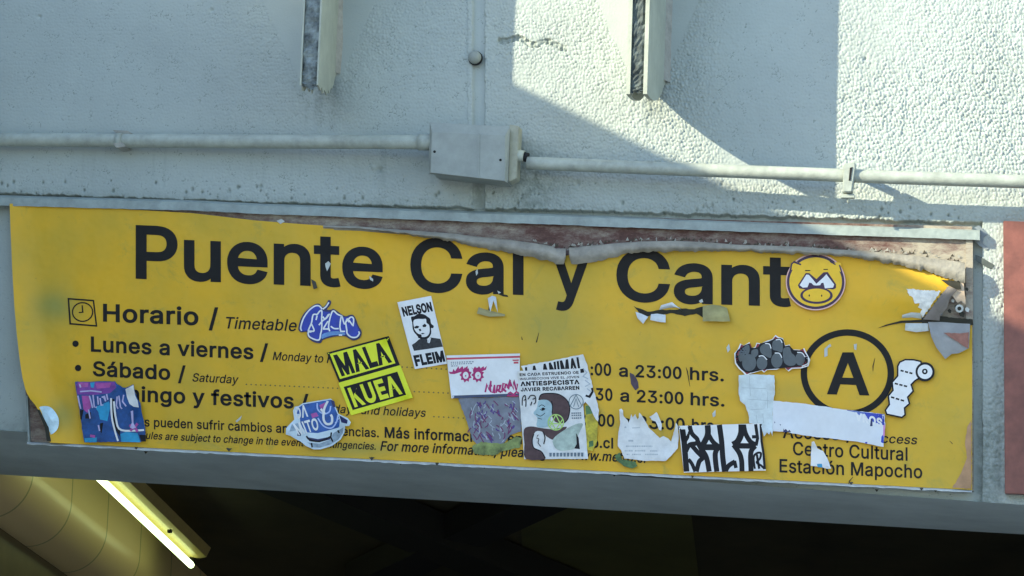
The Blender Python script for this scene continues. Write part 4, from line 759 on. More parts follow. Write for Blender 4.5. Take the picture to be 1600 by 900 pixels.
# the folded strip along the top: rises over a round fold and hangs forward, grey back outwards
def fold_strip():
    xs = list(np.linspace(505, 884, 120)) + [None] + list(np.linspace(889.5, 1508, 190)); V, F = [], []; ring = 12; prev = None
    for x in xs:
        if x is None: prev = None; continue
        U_ = interp(FOLD, x); Lo = interp(YTOP, x) + random.uniform(-.9, 1.0) + 1.2 * math.sin(x * .21) * math.sin(x * .047)
        if 868 < x < 905: U_ = 388 if x < 887 else 386.5; Lo = 413 - (0 if abs(x - 887) > 6 else (6 - abs(x - 887)) * 3.2)
        if x > 1380: Lo += random.uniform(-1.2, 2.2)
        w = min(1, (x - 500) / 150); r = 0.003 + 0.0085 * w * (0.75 + 0.4 * math.sin(x * .017) ** 2)
        row = []
        bd = vdep(x, U_ + 8)
        row.append(at(x, U_ + 9, bd - .004)); row.append(at(x, U_ + 4, bd + .001))
        for k in range(6):
            th = math.pi * k / 5
            row.append(at(x, U_ + 2.5 - 2.5 * math.sin(th), bd + r * (1 - math.cos(th))))
        for k in range(1, 5):
            s = k / 4; row.append(at(x, U_ + 3 + (max(Lo, U_ + 3.2) - U_ - 3) * s, bd + 2 * r * (1 - .45 * s * s) + (0.009 * math.sin(s * math.pi * .9) + .004 * math.sin(x * .031)) * w))
        V += row; i0 = len(V) - len(row)
        if prev is not None:
            for k in range(len(row) - 1): F.append((prev + k, i0 + k, i0 + k + 1, prev + k + 1))
        prev = i0
    return link('folded_strip', V, F, m_back, sign, smooth=True)
fold_strip()
# frame: top rail with a lip, bottom rail, right edge
TR = [(-70, 304), (300, 313.5), (400, 318.5), (800, 333), (1200, 348), (1531, 359.5)]
def rail(name, top, h, dfront, m, lean=0.0, jag=0.0):
    V, F = [], []; xs = np.linspace(top[0][0], top[-1][0], 160)
    for x in xs:
        y = interp(top, x); hh = h + random.uniform(-jag, jag)
        V += [at(x, y - 1.5, -.02), at(x, y, dfront - lean), at(x, y + 2.5, dfront), at(x, y + hh, dfront), at(x, y + hh + .5, -.02)]
    for i in range(len(xs) - 1):
        for k in range(4): F.append((5 * i + k, 5 * i + k + 1, 5 * i + k + 6, 5 * i + k + 5))
    F += [tuple(range(5)), tuple(reversed(range(5 * len(xs) - 5, 5 * len(xs))))]
    o = link(name, V, F, m, sign); bm = bmesh.new(); bm.from_mesh(o.data); bmesh.ops.recalc_face_normals(bm, faces=bm.faces); bm.to_mesh(o.data); bm.free(); return o
rail('top_rail', TR, 15.5, .030, m_rail, 0.012, .5)
m_lip = mat('lip_metal', (0.50, 0.54, 0.53), 0.35, 0.25, 30)
rail('bottom_rail', [(42, 690.5), (1519, 766)], 3.6, .034, m_lip, 0.010, .8)
slab('side_rail', [(1509, 371), (1520, 371), (1521, 767), (1512, 767), (1509, 600)], -.02, .020, m_board, sign)
slab('side_rail', [(40.5, 618), (43, 618), (46.5, 692), (43.5, 692)], -.02, .026, m_rail, sign)

LAY = DV + .0012
def letters(name, items, m=m_ink, dep=LAY, parent=None):
    for it in items: flat(name, it, 0, m, parent or sign, depf=lambda x, y: vdep(x, y) + .0012)
TL = text_loops
B1 = 18
letters('station_name', [TL('Puente', 212, 435.5, 598, 451.5, 84, B1, gap=-14), TL('Cal', 641, 455.5, 818, 461, 84, B1, gap=-14), TL('y', 864, 463, 921, 465.5, 83, B1), TL('Cant', 963, 470.5, 1236, 479.5, 82, B1, gap=-14)], dep=LAY)
letters('timetable_heading', [TL('Horario', 161, 502.5, 310, 508.5, 28, 20), TL('/', 326, 512, 341, 512.6, 31, 20), TL('Timetable', 350, 513, 462, 517.5, 18, 8, .2)])
letters('weekday_line', [TL('Lunes a viernes', 142, 549.5, 396, 561.5, 24, 20), TL('/', 406, 562, 419, 562.6, 25, 18), TL('Monday to Friday', 426, 562.5, 556, 569.5, 13, 8, .2)])
letters('saturday_line', [TL('Sábado', 145, 587.5, 266, 594, 23.5, 20), TL('/', 278, 595.5, 290, 596, 24, 18), TL('Saturday', 300, 596, 371, 599.5, 13, 8, .2)])
letters('sunday_line', [TL('Domingo y festivos', 147, 624.5, 459, 638.5, 24, 20), TL('/', 469, 640, 482, 640.5, 24, 18), TL('Sundays and holidays', 490, 643.5, 664, 651.5, 13, 8, .2)])
letters('notice_line', [TL('Los horarios pueden sufrir cambios ante contingencias.', 133, 662, 592, 683.5, 14.5, 14), TL('Más informaciones en www.metro.cl', 601, 684, 958, 701, 17, 20)])
letters('english_notice_line', [TL('Schedules are subject to change in the event of contingencies.', 187, 684, 587, 703, 11.5, 12, .2), TL('For more information, please go to www.metro.cl', 594, 704, 1008, 723.5, 15, 16, .2)])
letters('weekday_hours', [TL('06:00', 893, 585.5, 955, 587.5, 19.5, 17), TL('a', 967, 588.5, 981, 589, 19.5, 17), TL('23:00', 993, 589.5, 1065, 592.5, 19.5, 17), TL('hrs.', 1078, 593.5, 1131, 596, 20, 17)])
letters('saturday_hours', [TL('06:30', 896, 624.5, 957, 626.5, 19.5, 17), TL('a', 969, 627.5, 983, 628, 19.5, 17), TL('23:00', 995, 628.5, 1068, 632, 19.5, 17), TL('hrs.', 1079, 633, 1132, 635.5, 20, 17)])
letters('sunday_hours', [TL('08:00', 898, 665, 960, 667, 19.5, 17), TL('a', 972, 668, 985, 668.5, 19.5, 17), TL('23:00', 997, 669, 1070, 673, 19.5, 17), TL('hrs.', 1081, 674, 1122, 676, 20, 17)])
letters('access_name', [TL('Acceso', 1223, 684.5, 1312, 688, 19, 14), TL('/', 1322, 689, 1332, 689.5, 20, 12), TL('Access', 1362, 691, 1432, 694.5, 14, 10, .18), TL('Centro Cultural', 1239, 711, 1418, 720, 21, 12), TL('Estación Mapocho', 1218, 738, 1441, 747.5, 21, 12)])
letters('list_bullets', [[ell(118, 537, 5, 5, 16)], [ell(122, 575, 5, 5, 16)], [ell(126, 613, 5, 5, 16)]])
# leaders
dots = []
for (xa, ya, xb, yb) in [(560, 570, 880, 586), (385, 600.5, 880, 622), (678, 651, 885, 661)]:
    n = int((xb - xa) / 7.5)
    for i in range(n): dots.append(ell(xa + (xb - xa) * i / n, ya + (yb - ya) * i / n, 1.3, 1.2, 6))
letters('dotted_leaders', [dots], mat('leader_print', (0.12, 0.10, 0.03), .5))
# clock pictogram
ci = [[(105.5, 465.5), (147, 468.5), (152, 510.5), (108.5, 507)], [(108, 468), (145, 470.8), (149.5, 508), (111, 504.7)]]
ci += [ell(129, 487.5, 16.8, 15.6, 32), ell(129, 487.5, 14.8, 13.6, 32)]
letters('clock_pictogram', [ci, [[(127.4, 477), (129.4, 477), (130.5, 488.5), (123, 489.2), (123, 487.4), (128.2, 487)]]])
# access letter in its ring
ring = [ell(1324, 583, 73, 68.5, 64), ell(1324, 583, 63, 58.5, 64)]
Aa = [[(1316.5, 550.5), (1333.5, 550.5), (1358.5, 618), (1343, 617.5), (1337.5, 601.5), (1313, 600.5), (1307.5, 616.5), (1292, 616)], [(1324.8, 567), (1333.5, 590.5), (1316, 590)]]
letters('access_letter', [ring, Aa])

# wear on the vinyl: scrapes, rips and peeled bits, each a scrap of the sheet itself
m_white = mat('white_backing', (0.62, 0.64, 0.63), 0.5, 0.15, 40)
m_pale = mat('scuffed_white', (0.50, 0.52, 0.47), 0.6, 0.2, 50)
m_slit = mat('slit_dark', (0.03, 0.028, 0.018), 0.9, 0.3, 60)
def curl(name, base, tip, m, rise=0.016, mid=0.35):
    """a lifted flap: base edge (2 px points) on the vinyl, tip outline standing off it"""
    V = [at(x, y, vdep(x, y) + .0006) for x, y in base]; nb = len(base)
    K = 5; rows = []
    for k in range(K + 1):
        s = k / K; row = []
        for (bx, by), (tx, ty) in zip(base, tip):
            x = bx + (tx - bx) * s; y = by + (ty - by) * s
            row.append(at(x, y, vdep(x, y) + .002 + rise * math.sin(min(1, s + .15) * math.pi * .62)))
        rows.append(row)
    V = [p for r in rows for p in r]; F = []
    for k in range(K):
        for i in range(nb - 1): F.append((k * nb + i, k * nb + i + 1, (k + 1) * nb + i + 1, (k + 1) * nb + i))
    return link(name, V, F, m, sign, smooth=True)
def scrap(name, pts, m, up=.0018): return flat(name, [pts], 0, m, sign, depf=lambda x, y: vdep(x, y) + up)
# middle rip under "Cant"
scrap('rip', rough_edge([(990, 478), (1000, 482), (1012, 487), (1030, 484), (1050, 484), (1068, 482), (1085, 483), (1098, 479), (1098, 496), (1088, 490), (1070, 494), (1050, 489), (1030, 493), (1018, 492), (1008, 497), (998, 488)], .7), m_slit)
curl('peeled_flap', [(1030, 484), (1045, 481), (1062, 480)], [(1033, 477), (1050, 472), (1066, 486)], m_white, .008)
curl('peeled_flap', [(993, 487), (1002, 490), (1013, 495)], [(996, 497), (1005, 506), (1009, 500)], m_white, .010)
curl('peeled_flap', [(1017, 491), (1027, 490), (1040, 492)], [(1016, 500), (1030, 503), (1040, 504)], m_white, .012)
curl('peeled_flap', [(1098, 478), (1112, 476), (1126, 477.5), (1136, 481)], [(1098, 502), (1115, 502), (1130, 502.5), (1141, 502)], mat('flap_back', (0.34, 0.30, 0.12), .5, .3, 25), .022)
# peel under "al"
curl('peeled_flap', [(762, 466), (769, 462), (775, 464)], [(766, 488), (771, 470), (778, 489)], m_white, .02)
scrap('rip', [(763, 484), (768, 466), (770, 468), (765, 486)], m_slit, .003)
curl('peeled_flap', [(748, 480), (760, 484), (789, 491)], [(745, 490), (765, 495), (789, 494)], mat('flap_tan', (.36, .31, .14), .6), .010)
scrap('rip', [(775, 458), (793, 461), (794, 464), (786, 463)], m_slit)
# small losses in the lettering
for pts in [[(508, 412), (513, 408), (517, 412), (514, 418), (511, 424), (509, 418)], [(577, 431), (583, 436), (583, 440), (578, 437)], [(743, 424), (746, 420), (747, 427), (744, 431)], [(777, 454), (783, 457), (779, 459)], [(1092, 470), (1097, 467), (1099, 472), (1094, 473)], [(368, 658), (378, 649), (376, 655), (370, 660)],
            [(1113, 646), (1118, 640), (1118, 650), (1114, 652)], [(1135, 543), (1139, 537), (1141, 546), (1137, 551)], [(1288, 545), (1297, 537), (1299, 541), (1293, 544), (1293, 556), (1288, 558)], [(1334, 538), (1339, 537), (1338, 547), (1335, 546)], [(432, 345), (440, 342), (445, 346), (438, 350)]]:
    scrap('flaked_print', pts, m_pale, .0022)
curl('peeled_flap', [(486, 436), (493, 440)], [(490, 452), (496, 450)], m_dirt, .012)
scrap('scuff', rough_edge([(984, 582), (990, 585), (997, 597), (998, 606), (993, 610), (986, 600)], .6), mat('purple_scuff', (.09, .06, .08), .7, .4, 50))
for ln in [[(1072, 574), (1074, 580), (1078, 604)], [(1367, 560), (1364, 572), (1364, 580)], [(1484, 689), (1490, 695), (1494, 703)], [(1492, 690), (1493, 698)], [(1333, 745), (1327, 752), (1326, 757)], [(842, 520), (838, 535)], [(815, 526), (816, 531)]]:
    strokes('scratch', [ln], [0.6, 1.6, 0.5][:len(ln)], DV + .0022, m_slit, sign)
m_grey2_ = mat('tongue_grey_pale', (.24, .26, .27), .5, .3, 30)
# right corner: exposed board, hanging grey tongue, white scraped patch, long slit and a dark shadow band
scrap('scraped_patch', rough_edge([(1416, 451), (1440, 453), (1470, 455), (1466, 462), (1459, 470), (1452, 482), (1441, 497), (1438, 489), (1441, 484), (1434, 480), (1437, 474), (1429, 474), (1427, 467), (1421, 462)], 1.1, 2.5), mat('scraped_white', (.78, .76, .68), .6, .35, 40, .5, 60))
scrap('slit_shade', rough_edge([(1440, 496), (1470, 494), (1500, 497), (1520, 499), (1521, 508), (1490, 510), (1462, 507), (1441, 505)], .9, 4), m_slit, .006)  # dark strip painted for the shadow along the tear
for x, y, q, mm in [(1492, 447, 5, 'p'), (1499, 458, 4, 'd'), (1489, 470, 3, 'p'), (1506, 470, 4, 'p'), (1503, 491, 5, 'd'), (1484, 486, 3.5, 'd'), (1511, 452, 3, 'd'), (1512, 484, 4, 'p'), (1494, 479, 3, 'd'), (1476, 478, 2.5, 'g'), (1470, 489, 4, 'g')]:
    flat('crumb', [rough_edge([(x - q, y - q * .4), (x, y - q), (x + q * .8, y - q * .2), (x + q * .4, y + q), (x - q * .6, y + q * .6)], 1.1, 2)], DV + random.uniform(.012, .018), {'p': m_pale, 'd': m_slit, 'g': m_grey2_}[mm], sign)
scrap('slit_shade', [(1371, 513), (1385, 507), (1408, 501), (1441, 499.5), (1442, 504), (1410, 504.5), (1390, 508)], m_slit, .004)
curl('peeled_flap', [(1409, 497), (1425, 496), (1440, 498)], [(1410, 492), (1424, 488), (1438, 489)], m_pale, .006)
curl('peeled_flap', [(1415, 505), (1430, 505), (1450, 505)], [(1414, 516), (1432, 519), (1451, 517)], m_pale, .012)
m_grey2 = mat('tongue_grey', (.27, .27, .255), .5, .2, 20, .3, 40)
curl('hanging_tongue', [(1450, 503), (1460, 503), (1470, 503), (1482, 504), (1495, 505), (1516, 506)], [(1455, 526), (1463, 543), (1477, 561), (1487, 553), (1498, 552), (1514, 544)], m_grey2, .022)
scrap('exposed_board', rough_edge([(1474, 520), (1500, 521), (1514, 519), (1513, 544), (1504, 540), (1490, 530)], .7), mat('red_board', (.30, .135, .10), .8, .3, 40), .027)
curl('torn_edge', [(1442, 499), (1451, 487), (1462, 472), (1471, 460), (1482, 447)], [(1468, 501), (1469, 492), (1480, 481), (1484, 466), (1496, 453)], mat('torn_brown', (.17, .145, .12), .6, .3, 25), .014)
curl('torn_edge', [(1479, 449), (1492, 440), (1505, 436)], [(1496, 473), (1502, 470), (1509, 476)], mat('torn_tan', (.50, .38, .26), .7, .3, 40), .008)
tube('eyelet', [at(1499, 482, DV), at(1499, 482, DV + .02)], .012, m_pale, sign, 16); tube('eyelet', [at(1499, 482, DV + .0202), at(1499, 482, DV + .0212)], .006, m_slit, sign, 12)
curl('torn_edge', [(1470, 437), (1485, 438), (1500, 440)], [(1482, 446), (1494, 452), (1502, 452)], m_slit, .012)
# lower right: film lifting off, browned; lower left: loose corner with a pale bubble
scrap('browned_film', rough_edge([(1518, 655), (1511, 668), (1508, 690), (1511, 715), (1500, 742), (1488, 762), (1518, 764)], .8), mat('browned', (.42, .24, .12), .5, .3, 18), .002)
bub = flat('lifted_bubble', [smooth_loop([(60, 639), (68, 634.5), (80, 637), (90, 650), (92, 662), (88, 673), (78, 679), (75, 668), (66, 656)], 4)], 0, mat('bubble_film', (.60, .78, .84), .15, .35, 22, .6, 30), sign, depf=lambda x, y: DV + .034 + .012 * math.exp(-((x - 76) / 10) ** 2 - ((y - 655) / 12) ** 2))
scrap('rip', [(58, 640), (62, 640), (76, 668), (78, 680), (80, 690), (73, 689), (70, 668)], m_slit, .010)

# chipped paint and drips along the bottom rail, loose scraps beside the sign's upper right corner
for x, y in [(213, 700), (228, 707), (358, 702), (581, 716), (626, 724), (683, 725), (757, 730), (1082, 745), (1330, 755), (1370, 766), (1440, 764), (1462, 766), (960, 741)]:
    q = random.uniform(2.2, 5); flat('chipped_paint', [rough_edge([(x - q, y - 2), (x + q, y - 1.6), (x + q * .4, y + 1.2), (x, y + q * .8), (x - q * .5, y + 1.4)], .5, 2)], .0352 if y < 690 + (x - 42) * .0512 + 3 else .006, m_dirt, sign)
m_tape = mat('tape_grey', (.20, .23, .24), .5, .2, 30)
tp = slab('tape_scrap', [(1523, 355), (1530, 352), (1543, 366), (1536, 372), (1535, 380), (1546, 388), (1541, 391), (1528, 382), (1520, 372)], .001, .005, m_tape, None, .0005)
tag(tp, 'curled grey tape scrap on the wall just right of the sign top corner', 'tape scrap', 'scraps stuck on the wall right of the sign')
tp = slab('tape_scrap', [(1524, 398), (1530, 400), (1554, 414), (1551, 420), (1546, 420), (1524, 407)], .001, .005, mat('tape_dark', (.07, .085, .075), .6, .3, 40), None, .001)
tag(tp, 'dark green slanting tape strip on the wall below the curled grey scrap', 'tape scrap', 'scraps stuck on the wall right of the sign')

# torn fibres left on the board along the fold
V, F = [], []
for i in range(150):
    x = random.uniform(830, 1500); y0 = interp(FOLD, x) - random.uniform(-1, 4 if x < 1400 else 9); q = random.uniform(1.2, 3.6); h = random.uniform(1.5, 5)
    dd = .0145 + i * .00002; o_ = len(V)
    V += [at(x - q, y0 + 1, dd), at(x + q, y0 + 1, dd), at(x + q * random.uniform(-.5, 1), y0 - h, dd + .003)]; F.append((o_, o_ + 1, o_ + 2))
tf = link('torn_fibres', V[:240], F[:80], mat('fibre_dark', (.10, .085, .06), .9, .4, 60), sign); tf['kind'] = 'stuff'
tf = link('torn_fibres', V[240:], [tuple(q - 240 for q in t) for t in F[80:]], mat('fibre_pale', (.42, .40, .34), .9, .3, 60), sign); tf['kind'] = 'stuff'

# ================================================================== STICKERS
GRP = 'stickers pasted on the yellow sign'
LV = [DV + .003]
class Stk:
    """one pasted sheet; its print lies on it in thin layers"""
    def __init__(s, name, label, cat, outline, m, curls=(), group=GRP):
        s.d = LV[0]; LV[0] += .0006; s.curls = curls; s.k = 0.0
        V, F = [], []
        for g in grouped([outline] if isinstance(outline[0][0], (int, float)) else outline):
            v, f = fill(g); V, F = refine(v, f, 5.0) if curls else (v, f)
        s.o = link(name, [at(x, y, s.f(x, y)) for x, y in V], F, m)
        # the sheet has a thin edge
        md = s.o.data; bm = bmesh.new(); bm.from_mesh(md); bmesh.ops.recalc_face_normals(bm, faces=bm.faces)
        if sum(f.normal.y for f in bm.faces) > 0: bmesh.ops.reverse_faces(bm, faces=bm.faces)
        r = bmesh.ops.extrude_face_region(bm, geom=list(bm.faces)); vs_ = [e for e in r['geom'] if isinstance(e, bmesh.types.BMVert)]
        bmesh.ops.translate(bm, verts=vs_, vec=(0, -.0005, 0)); bmesh.ops.recalc_face_normals(bm, faces=bm.faces); bm.to_mesh(md); bm.free()
        tag(s.o, label, cat, group); s.k = .0005
    def f(s, x, y):
        """depth of the sheet: flat, but for corners that have come unstuck (px, py, radius, height)"""
        return s.d + s.k + sum(h * math.exp(-((x - a) ** 2 + (y - b) ** 2) / r ** 2) for a, b, r, h in s.curls)
    def lay(s, name, loops, m):
        s.k += .00008
        if not s.curls: return flat(name, loops, s.d + s.k, m, s.o)
        V, F = [], []
        for g in grouped(loops):
            v, f = refine(*fill(g), 5.0); o = len(V); V += v; F += [tuple(q + o for q in t) for t in f]
        return link(name, [at(x, y, s.f(x, y)) for x, y in V], F, m, s.o)
    def fill(s, name, loops, m):
        if 'patch' in name or name in ('ear', 'bubble', 'eye_white', 'dark_fill', 'grey_fill', 'rose_fill', 'jacket', 'blue_print', 'magenta_brows'):
            return [s.lay(name, g, m) for g in grouped(loops)]
        return s.lay(name, loops, m)
    def line(s, name, lines, w, m, closed=False):
        s.k += .00008; V, F = [], []
        for i, ln in enumerate(lines):
            v, f = ribbon(ln, w[i] if isinstance(w, list) else w, closed); o = len(V); s.k += .00001
            V += [at(x, y, s.f(x, y)) for x, y in v]; F += [tuple(q + o for q in t) for t in f]
        return link(name, V, F, m, s.o)
P_white = mat('sticker_white', (0.76, 0.75, 0.72), 0.42, 0.10, 18, 0.5, 24)
P_paper = mat('torn_paper', (0.73, 0.72, 0.68), 0.8, 0.16, 30, 0.9, 32)
P_black = mat('sticker_black', (0.013, 0.013, 0.016), 0.45, 0.2, 20, spec=0.15)
P_blue = mat('graffiti_blue', (0.015, 0.04, 0.36), 0.35, 0.3, 40)
P_lblue = mat('pale_blue', (0.42, 0.52, 0.80), 0.4, 0.15, 40)
P_navy = mat('navy', (0.018, 0.022, 0.10), 0.4, 0.2, 40)
P_neon = mat('neon_yellow', (0.76, 0.78, 0.015), 0.4, 0.08, 20)
P_mag = mat('magenta_ink', (0.42, 0.012, 0.13), 0.45, 0.15, 60)
P_red = mat('red_ink', (0.55, 0.06, 0.09), 0.45, 0.1, 60)
P_grey = mat('grey_ink', (0.42, 0.45, 0.47), 0.6, 0.1, 60)
P_green = mat('green_ink', (0.09, 0.19, 0.06), 0.5, 0.6, 45)

# blue graffiti cut-out
z = lambda pts: Z(460, 460, 11.25, pts)
S = Stk('graffiti_sticker', 'blue cut-out graffiti sticker with white scrawled letters beside the word Timetable', 'sticker', smooth_loop(z([(70, 610), (95, 480), (150, 360), (250, 250), (360, 175), (440, 165), (500, 225), (560, 170), (600, 100), (645, 125), (630, 190), (570, 265), (640, 270), (690, 255), (760, 300), (830, 350), (900, 385), (960, 365), (1030, 360), (1080, 430), (1120, 540), (1180, 650), (1165, 740), (1110, 790), (1030, 810), (950, 770), (890, 735), (760, 735), (620, 760), (500, 800), (470, 850), (400, 855), (300, 815), (230, 740), (215, 660), (120, 665)]), 3), P_navy, [(585, 525, 14, .008)])
S.fill('blue_fill', [smooth_loop(z([(110, 600), (150, 460), (230, 330), (340, 220), (420, 200), (480, 250), (520, 300), (640, 310), (760, 340), (840, 400), (940, 400), (1020, 390), (1060, 480), (1110, 570), (1145, 660), (1120, 740), (1030, 770), (950, 735), (880, 690), (700, 680), (560, 700), (480, 740), (440, 815), (360, 800), (280, 740), (250, 640), (130, 640)]), 3)], P_blue)
S.fill('pale_band', [smooth_loop(z([(490, 700), (620, 660), (760, 645), (880, 680), (880, 715), (700, 715), (560, 750), (480, 780)]), 3)], mat('sky_print', (.13, .28, .55), .4, .3, 60))
S.line('white_scrawl', [smooth_line(z(p)) for p in [
    [(130, 640), (110, 580), (160, 420), (250, 290), (350, 210), (430, 200), (490, 260)],
    [(500, 260), (560, 210), (605, 140)],
    [(300, 660), (245, 640), (300, 500), (330, 360), (400, 350), (440, 300), (480, 290), (480, 420)],
    [(300, 520), (345, 640), (250, 650), (260, 740), (380, 800), (440, 790), (460, 700), (480, 600), (480, 420)],
    [(380, 450), (400, 370)], [(430, 540), (500, 460), (560, 420), (620, 340)], [(500, 390), (540, 430), (600, 350)],
    [(500, 610), (600, 610), (620, 650)], [(510, 600), (590, 470)], [(620, 640), (600, 560), (630, 400), (680, 290), (760, 350), (840, 380)],
    [(640, 560), (700, 600), (780, 600)], [(820, 660), (800, 560), (830, 380), (880, 520), (930, 430), (960, 490)],
    [(820, 650), (890, 650)], [(900, 500), (920, 620), (930, 690), (1000, 750), (1090, 750), (1140, 690), (1130, 650)],
    [(910, 480), (990, 400), (1040, 430), (1030, 560)], [(950, 440), (1020, 540)], [(780, 715), (840, 715)]]], 2.3, P_white)

# black and white portrait
qN = quad((620.8, 472.3), (673.6, 462.2), (698.5, 568.4), (648.3, 576.8))
S = Stk('portrait_sticker', 'white sticker with black portrait between the words NELSON and FLEIM', 'sticker', [qN(0, 0), qN(1, 0), qN(1, 1), qN(0, 1)], P_white, [(621, 472, 12, .010), (698, 568, 10, .008), (648, 577, 9, .006)])
S.fill('lettering', quad_text('NELSON', qN, .07, .08, .95, .225, 46, -30), P_black)
S.fill('lettering', quad_text('FLEIM', qN, .05, .80, .97, .965, 50, -30), P_black)
zN = lambda pts: Z(610, 455, 6.92, pts)
S.fill('portrait_shade', [smooth_loop(zN([(222, 280), (260, 270), (300, 245), (360, 250), (400, 275), (430, 300), (440, 350), (468, 375), (460, 400), (440, 400), (440, 460), (400, 515), (330, 520), (280, 470), (255, 440), (240, 400), (235, 340)]), 3),
                           smooth_loop(zN([(250, 320), (290, 300), (350, 300), (385, 300), (390, 340), (418, 365), (425, 420), (418, 460), (390, 490), (340, 495), (335, 470), (300, 460), (270, 430), (255, 390)]), 3)], P_black)
S.fill('facial_features', [zN(p) for p in [[(255, 388), (285, 372), (312, 380), (300, 400), (268, 404)], [(345, 372), (372, 350), (392, 372), (380, 388), (352, 388)], [(305, 412), (325, 405), (335, 425), (318, 435)], [(325, 460), (350, 450), (372, 456), (350, 466)], [(300, 470), (330, 478), (325, 510), (300, 505)]]], P_black)
S.fill('jacket', [zN([(232, 580), (265, 560), (310, 520), (335, 515), (400, 520), (400, 560), (430, 500), (470, 505), (540, 515), (568, 600), (480, 612), (420, 622), (350, 632), (255, 645)]), zN([(405, 560), (420, 520), (440, 490), (436, 520), (425, 560)])], mat('jacket_print', (.022, .024, .026), .5, .8, 120))

# neon yellow lettered sticker
zM = lambda pts: Z(500, 520, 6.427, pts)
S = Stk('lettered_sticker', 'neon yellow and black sticker reading MALA KUEA', 'sticker', zM([(68, 200), (690, 32), (802, 325), (812, 338), (932, 652), (312, 830), (188, 510), (192, 498)]), P_neon, [(645, 621, 16, .012), (607, 525, 12, .009), (511, 551, 9, .006)])
qA = quad(*zM([(68, 200), (690, 32), (802, 325), (192, 500)])); qB = quad(*zM([(188, 515), (812, 338), (932, 652), (312, 830)]))
S.fill('black_border', [[qA(0, 0), qA(1, 0), qA(1, 1), qA(0, 1)], [qA(.035, .06), qA(.945, .06), qA(.945, .9), qA(.035, .9)]], P_black)
S.fill('lettering', quad_text('MALA', qA, .075, .13, .905, .84, 42, 10), P_black)
S.fill('black_panel', [[qB(.055, .12), qB(.92, .12), qB(.92, .86), qB(.055, .86)]], P_black)
S.fill('lettering', quad_text('KUEA', qB, .10, .19, .875, .81, 34, 14), P_neon)

# old grey sticker under the white one, then green scrap, then the white one
qG = [(716, 622), (812, 620), (815, 674), (797, 680), (781, 700), (752, 699), (739, 688), (728, 655)]
S = Stk('worn_sticker', 'worn grey sticker with purple streaks under the magenta eyes sticker', 'sticker', rough_edge(qG, .8), mat('worn_grey', (.20, .21, .24), .6, .3, 30, .3, 40))
rnd = random.Random(4)
lp = []
for i in range(110):
    x = rnd.uniform(735, 806); y = rnd.uniform(626, 684); a = rnd.uniform(-2.2, -.6); l = rnd.uniform(5, 15)
    if y > 672 and x > 790: continue
    lp.append(smooth_line([(x, y), (x + math.cos(a) * l * .5 + rnd.uniform(-2, 2), y - math.sin(a) * l * .5), (x + math.cos(a) * l, y - math.sin(a) * l * .9)], 3))
def clip(q): return [(min(813, max(724, x)), min(696, max(624, y))) for x, y in q]
lp = [clip(q) for q in lp]
S.line('purple_streaks', lp[:34], 2.0, mat('purple_ink', (.09, .045, .20), .5, .3, 60))
S.line('pale_streaks', lp[34:70], 1.2, mat('pale_ink', (.42, .45, .50), .5, .2, 60))
S.line('plum_streaks', lp[70:], 1.7, mat('plum_ink', (.16, .03, .11), .5, .2, 60))
S = Stk('paint_scrap', 'torn dark green sticker scrap below the grey streaked sticker', 'sticker scrap', rough_edge([(738, 697), (752, 690), (785, 693), (808, 682), (816, 684), (812, 700), (790, 704), (770, 712), (742, 709)], 1.2), mat('green_scrap', (.22, .27, .085), .6, .7, 35), group='torn scraps on the yellow sign')
zE = lambda pts: Z(680, 540, 5.627, pts)
qE = quad((697.5, 555.5), (812.5, 552.3), (811.5, 619), (705.5, 622.5))
S = Stk('eyes_sticker', 'white postal sticker with magenta spiky eyes and scrawl', 'sticker', [qE(0, 0), qE(1, 0), qE(1, 1), qE(0, 1)], P_white, [(697, 556, 14, .010), (812, 552, 12, .007), (706, 622, 10, .010), (760, 622, 14, .005)])
S.fill('red_band', [[qE(0, .055), qE(1, .055), qE(1, .10), qE(0, .10)]], P_red)
S.fill('dark_band', [[qE(0.02, .935), qE(1, .935), qE(1, 1), qE(0.02, 1)]], mat('slate_ink', (.05, .065, .12), .5))
bars = []
for vv in (.15, .19, .235): 
    u = .05
    while u < (.14 if vv > .2 else .34): 
        w = rnd.uniform(.012, .03); bars.append([qE(u, vv), qE(u + w, vv), qE(u + w, vv + .025), qE(u, vv + .025)]); u += w + .012
S.fill('small_print', bars, mat('print_grey', (.22, .25, .28), .5, .2, 90))
S.fill('red_stamp', [[qE(.90, .14), qE(.985, .14), qE(.985, .17), qE(.90, .17)], [qE(.915, .19), qE(.98, .19), qE(.98, .235), qE(.915, .235)]], P_red)
def spiky(cx, cy, rx, ry, n, k):
    return [(cx + (rx * (k if i % 2 else 1)) * math.cos(2 * math.pi * i / (2 * n)), cy + (ry * (k if i % 2 else 1)) * math.sin(2 * math.pi * i / (2 * n))) for i in range(2 * n)]
S.fill('magenta_eyes', [zE(spiky(268, 258, 40, 50, 9, 1.38)), zE(ell(268, 262, 25, 32, 24)), zE(spiky(375, 258, 42, 50, 9, 1.38)), zE(ell(376, 262, 26, 32, 24)), zE([(262, 262), (272, 255), (274, 270), (264, 274)]), zE([(372, 262), (381, 256), (382, 270), (373, 273)])], P_mag)
S.fill('magenta_brows', [zE([(118, 228), (150, 232), (160, 205), (175, 225), (205, 180), (210, 205), (240, 180), (250, 205), (285, 178), (285, 205), (225, 232), (170, 250), (130, 248)]), zE([(315, 190), (335, 205), (350, 182), (365, 205), (385, 180), (400, 200), (425, 180), (430, 200), (455, 178), (445, 212), (415, 225), (345, 222)])], P_mag)
